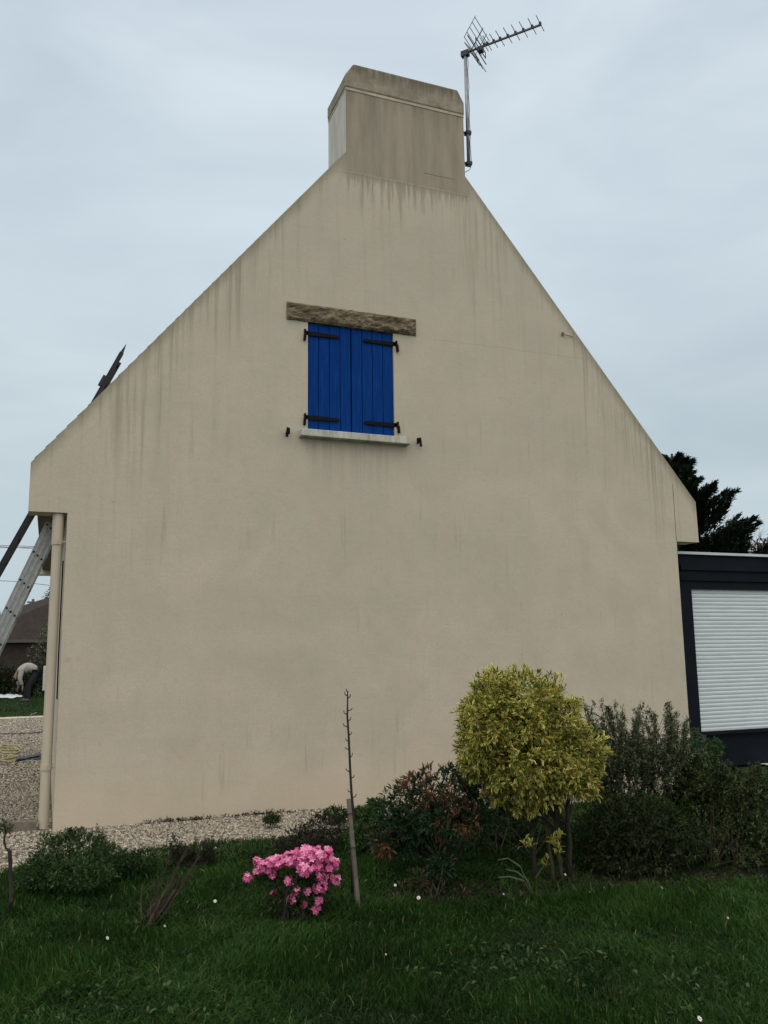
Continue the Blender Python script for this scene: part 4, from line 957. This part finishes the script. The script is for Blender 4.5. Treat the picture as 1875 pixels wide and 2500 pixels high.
for i, (x0, x1, lab) in enumerate(((-4.4, -1.4, 'dark hedge behind the bending person'), (-1.6, .6, 'dark hedge beside the meter box at the far left'))):
    cs = [((x, 25.6+rng.normal(0, .1), .55), (.55, .45, .65), 520) for x in np.arange(x0, x1, .45)]
    bgtree('hedge', lab, cs, hed, 1, .075, ((x0+x1)/2, 25.6), trunk_r=.05)
bgtree('blossom_tree', 'small tree with white blossom in front of the neighbouring roof', [((.05, 30.6, 2.0), (.55, .5, .9), 500), ((-.45, 30.5, 1.55), (.45, .4, .5), 260)], leaf_mat('blossom_leaf', [(0, (.03, .035, .012)), (.55, (.07, .075, .03)), (.75, (.10, .10, .06)), (1, (.42, .42, .36))], .6), 1, .06, (.0, 30.6), trunk_r=.06)
bgtree('dark_tree', 'dark evergreen bush under the blossom tree by the wall corner', [((.25, 28, 1.0), (.5, .5, .9), 700), ((-.2, 28.2, .8), (.35, .3, .5), 260)], g_dark, 1, .06, (.2, 28), trunk_r=.06)
def bare_tree(name, label, base, h, seed, spread=.5, depth=5, r=.05):
    rs = np.random.default_rng(seed); R = empty(name, base, label, 'tree'); b = MB(); base = np.array(base, float)
    def rec(p, d, L, r_, k):
        q = p+d*L; m = (p+q)/2+rs.normal(0, L*.04, 3); b.tube([p, m, q], [r_, r_*.85, r_*.7], 5 if k > 3 else 3, False)
        if k == 0: return
        for _ in range(3 if k > 1 else 4):
            nd = unit(d+rs.normal(0, spread, 3)+np.array([0, 0, .12])); rec(q-d*L*rs.uniform(0, .35), nd, L*rs.uniform(.6, .82), r_*.6, k-1)
    rec(base, np.array([0, 0, 1.]), h*.3, r, depth); b.build('trunk', M['bark'], R); return R
bare_tree('bare_tree', 'leafless tree against the sky at the far left edge', (-7.3, 70, 0), 6.6, 5, .55, 5, .13)
bare_tree('bare_tree', 'leafless tree behind the neighbouring roof', (-2.2, 60, 0), 6.6, 9, .55, 5, .12)
# jagged dark growth along the roof edge
bgtree('ivy_bush', 'dark bushy tree rising behind the neighbouring roof', [((.8, 52, 5.0), (1.4, .8, 1.4), 700), ((-1.0, 52, 3.9), (1.2, .8, .9), 400)], hed, 1, .16, (.6, 52), trunk_r=.15)
# cables crossing the sky
for i, (pts, dd_, lab) in enumerate((([(-80, 1329), (80, 1334), (160, 1339)], 30, 'topmost overhead cable at the left edge'), ([(-80, 1336), (40, 1337), (160, 1336)], 30, 'second overhead cable at the left edge'), ([(-80, 1330), (60, 1338), (160, 1346)], 30.5, 'third overhead cable crossing the upper pair at the left edge'), ([(-80, 1415), (30, 1419), (160, 1433)], 30, 'lowest overhead cable behind the aluminium ladder'))):
    p = [P3(x, y, dd_) for x, y in pts]; e = empty('overhead_cable', p[1], lab, 'cable', 'overhead cables at the left')
    q = [p[0]+(p[0]-p[1])*6, p[0], p[1], p[2], p[2]+(p[2]-p[1])*8]; MB().tube(q, .009, 5).build('wire', M['blackplastic'], e)
pp = P3(79, 1500, 62); e = empty('utility_pole', (pp[0], pp[1], 0), 'thin distant pole standing above the far roofs', 'pole')
MB().tube([(pp[0], pp[1], 0), (pp[0], pp[1], P3(79, 1462, 62)[2])], [.12, .09], 8).build('shaft', M['barkgrey'], e); MB().box((pp[0]-.4, pp[1]-.05, P3(79, 1470, 62)[2]-.06), (pp[0]+.4, pp[1]+.05, P3(79, 1470, 62)[2]+.06)).build('crossarm', M['barkgrey'], e)
# white sheet
c = G(5, 1706); e = empty('white_sheet', c, 'crumpled white plastic sheet on the grass at the person\'s feet', 'sheet')
b = bmesh.new(); bmesh.ops.create_grid(b, x_segments=24, y_segments=10, size=1)
for v in b.verts:
    x, y = v.co.x, v.co.y; k = 1-.45*max(0, x)**2
    v.co = Vector((c[0]+x*.66, c[1]+y*.55*k, .03+.06*max(0, mnoise.fractal(Vector((x*3, y*3, 2)), 1, 2, 3)+.4)+.10*(1-abs(y))*(1-x*x*.7)))
me = bpy.data.meshes.new('sheet'); b.to_mesh(me); b.free(); link('sheet', me, simple('white_plastic', (.50, .54, .57), .5, .1, 6), e, True)

# ================================================================== PERSON (bending, far left)
def skin(name, V_, E_, Rr, m, parent, sub=2):
    me = bpy.data.meshes.new(name); me.from_pydata([tuple(map(float, v)) for v in V_], E_, []); me.update()
    o = link(name, me, m, parent); md = o.modifiers.new('skin', 'SKIN'); md.use_smooth_shade = True
    for i, r_ in enumerate(Rr):
        r_ = r_ if hasattr(r_, '__len__') else (r_, r_); me.skin_vertices[0].data[i].radius = r_; me.skin_vertices[0].data[i].use_root = (i == 0)
    s = o.modifiers.new('sub', 'SUBSURF'); s.levels = sub; s.render_levels = sub; return o
def person():
    g = G(72, 1714); gx, gy = g[0], g[1]
    R = empty('person', (gx, gy, 0), 'person in a pale grey sweater and dark trousers bending over on the far lawn', 'person')
    def w(x, y, z): return (gx+x, gy+y, z)
    # local: x to the right of the picture; facing left (-x). hips right, head left and low
    J = dict(pel=w(.16, 0, .98), sp1=w(.05, 0, 1.08), sp2=w(-.14, 0, 1.14), ch=w(-.32, 0, 1.08), nk=w(-.42, 0, .95), hd=w(-.45, 0, .84), hd2=w(-.46, 0, .70),
             ls=w(-.28, -.19, 1.02), le=w(-.33, -.24, .76), lw=w(-.24, -.22, .54), lh=w(-.21, -.21, .46), rs=w(-.33, .19, 1.02), re=w(-.38, .22, .76), rw=w(-.36, .2, .52), rh=w(-.37, .19, .43),
             lhip=w(.17, -.10, .93), lk=w(-.06, -.12, .50), la=w(-.04, -.12, .09), lt=w(-.22, -.13, .04), rhip=w(.17, .10, .93), rk=w(-.10, .12, .50), ra=w(-.14, .12, .09), rt=w(-.32, .13, .04))
    k = list(J); V_ = [J[i] for i in k]; ix = {n: i for i, n in enumerate(k)}
    E_ = [(ix[a], ix[b_]) for a, b_ in (('pel','sp1'),('sp1','sp2'),('sp2','ch'),('ch','nk'),('nk','hd'),('hd','hd2'),('ch','ls'),('ls','le'),('le','lw'),('lw','lh'),('ch','rs'),('rs','re'),('re','rw'),('rw','rh'),('pel','lhip'),('lhip','lk'),('lk','la'),('la','lt'),('pel','rhip'),('rhip','rk'),('rk','ra'),('ra','rt'))]
    rad = dict(pel=.13, sp1=.12, sp2=.13, ch=.13, nk=.055, hd=.085, hd2=.08, ls=.06, le=.042, lw=.028, lh=.035, rs=.06, re=.042, rw=.028, rh=.035, lhip=.085, lk=.055, la=.038, lt=.035, rhip=.085, rk=.055, ra=.038, rt=.035)
    # fingers join the same surface
    for h in ('l', 'r'):
        base = np.array(J[h+'h'])
        for f, (dx, dy, ln) in enumerate(((-.02, -.028, .07), (-.022, -.01, .08), (-.02, .01, .075), (-.015, .028, .06), (-.045, -.03, .045))):
            V_.append(tuple(base+[dx*.6, dy*.9, -.03 if f < 4 else .0])); V_.append(tuple(base+[dx*1.2, dy*1.1, -.03-ln*.55 if f < 4 else -.02])); V_.append(tuple(base+[dx*.6, dy*1.1, -.03-ln if f < 4 else -.05]))
            n = len(V_); E_ += [(ix[h+'h'], n-3), (n-3, n-2), (n-2, n-1)]
    R_ = [rad[i] for i in k]+[.012, .009, .007]*10
    skinm = simple('skin', (.20, .13, .095), .7, .1)
    body = skin('body', V_, E_, R_, skinm, R)
    c = np.array
    skin('sweater', [J['pel'], J['sp1'], J['sp2'], J['ch'], tuple(c(J['ch'])*.55+c(J['nk'])*.45), J['ls'], J['le'], J['lw'], J['rs'], J['re'], J['rw']],
         [(0, 1), (1, 2), (2, 3), (3, 4), (3, 5), (5, 6), (6, 7), (3, 8), (8, 9), (9, 10)], [.155, .17, .20, .195, .12, .10, .075, .055, .10, .075, .055], simple('pale_sweater', (.27, .255, .24), .95, .15, 8), R)
    skin('trousers', [J['pel'], J['lhip'], J['lk'], J['la'], J['rhip'], J['rk'], J['ra']], [(0, 1), (1, 2), (2, 3), (0, 4), (4, 5), (5, 6)], [.155, .115, .08, .065, .115, .08, .065], simple('dark_trousers', (.014, .015, .020), .9, .2), R)
    for s in ('l', 'r'):
        a, t = c(J[s+'a']), c(J[s+'t']); skin('shoe', [a+[.03, 0, -.04], a*.5+t*.5+[0, 0, -.01], t], [(0, 1), (1, 2)], [.055, .05, .04], simple('shoe', (.03, .03, .04), .6, .1), R)
    hd, h2 = c(J['hd']), c(J['hd2']); m = (hd+h2)/2; skin('hair', [m+[.02, 0, .05], m+[.01, 0, -.02], h2+[.03, 0, -.03]], [(0, 1), (1, 2)], [.095, .105, .075], simple('dark_hair', (.015, .012, .010), .8, .2), R)
    for y in (-.03, .03): MB().obox(h2+[-.078, y, .05], (.006, 0, 0), (0, .012, 0), (0, 0, .006)).build('eye', M['iron'], body)
    MB().obox(h2+[-.085, 0, .025], (.016, 0, 0), (0, .012, 0), (0, 0, .018)).build('nose', skinm, body)
    MB().obox(h2+[-.074, 0, -.01], (.006, 0, 0), (0, .022, 0), (0, 0, .005)).build('mouth', M['iron'], body)
    for y in (-.085, .085): MB().obox(m+[.0, y, .0], (.016, 0, 0), (0, .008, 0), (0, 0, .028)).build('ear', skinm, body)
person()

# ================================================================== BACKGROUND RIGHT: cypress, bare tree, bush
def cypress():
    d = 24.0; top = P3(1640, 1108, d); base = np.array([top[0], top[1], 0.])
    R = empty('cypress_tree', base, 'dark dense conifer with upswept plumes rising behind the veranda roof', 'tree')
    rr = _r.copy(); rr[2] = 0; rr = unit(rr); bk = np.array([-rr[1], rr[0], 0])
    b = MB().tube([base, base*.4+top*.6, top], [.28, .16, .03], 8); P, Dn, TR = [], [], []
    H = top[2]; n = 230
    for i in range(n):
        z = H-.15-(H-1.6)*(i/n)**.85; k = (H-z); R0 = min(.12+.76*k**.93, 2.7)
        a = i*2.399+rng.normal(0, .3); u = rr*math.cos(a)+bk*math.sin(a)
        ln = R0*rng.uniform(.72, 1.04); s = np.array([top[0], top[1], z-.18*ln]); e_ = s+u*ln+np.array([0, 0, ln*rng.uniform(.45, .75)])
        md = (s+e_)/2-np.array([0, 0, ln*.10]); b.tube([s, md, e_], [.03, .02, .006], 4, False)
        m = int(130+220*ln); kk = rng.random(m)**.7
        c = ((1-kk)**2)[:, None]*s+(2*kk*(1-kk))[:, None]*md+(kk**2)[:, None]*e_
        rad = (.03+.21*np.sin(np.pi*np.clip(kk, 0, .98))**.9*min(1, ln*.55))[:, None]
        off = rng.normal(0, 1, (m, 3)); off = unit(off)*rng.random((m, 1))**.5*rad*[1, 1, .75]
        P.append(c+off); ddv = unit(u*.8+np.array([0, 0, .75])); Dn.append(unit(ddv+off/(rad+.01)*.35)); TR.append(np.full(m, rng.random()*.6)+rng.random(m)*.4)
    P, Dn, TR = np.concatenate(P), np.concatenate(Dn), np.concatenate(TR)
    d2 = unit(Dn+rng.normal(0, .3, Dn.shape)); me = leaf_mesh('crown', P, d2, rng.uniform(.09, .19, len(P)), rng.uniform(.025, .05, len(P)), TR, .2, .1)
    link('crown', me, leaf_mat('cypress_sprays', [(0, (.006, .012, .007)), (.6, (.012, .022, .012)), (1, (.022, .038, .020))], .8, trans=.1), R)
    b.build('trunk', M['bark'], R, True)
cypress()
p = P3(1838, 1340, 30); bare_tree('bare_tree', 'fine leafless tree at the right edge above the veranda', (p[0], p[1], 0), 6.6, 21, .42, 6, .07)
p = P3(1868, 1335, 26); bgtree('rusty_bush', 'rusty brown bush peeping over the veranda roof at the right edge', [((p[0], p[1], p[2]-.2), (.55, .5, .5), 300), ((p[0]+.5, p[1], p[2]-.1), (.5, .5, .5), 250)], leaf_mat('rusty_leaf', [(0, (.03, .025, .012)), (1, (.10, .06, .035))], .6), 1, .09, (p[0], p[1]), trunk_r=.06)
# distant tree line on the horizon
tl = leaf_mat('far_trees', [(0, (.03, .035, .03)), (1, (.06, .07, .055))], .9, trans=0)
P = []
for x in np.arange(-160, 330, 3.0):
    h = 4+3*math.sin(x*.11)+2*rng.random(); p_, q_ = ell((x, 260+20*math.sin(x*.05), h*.45), (3.6, 3, h*.6), 26, .7); P.append(p_)
P = np.concatenate(P); bs, ds, L, Wd, r2 = rosettes(P, rng.normal(0, 1, P.shape), 2, 2.4, 1.6)
tag(link('far_wood', leaf_mesh('far_wood', bs, ds, L, Wd, r2), tl), 'low distant line of trees on the horizon', 'wood', kind='stuff')
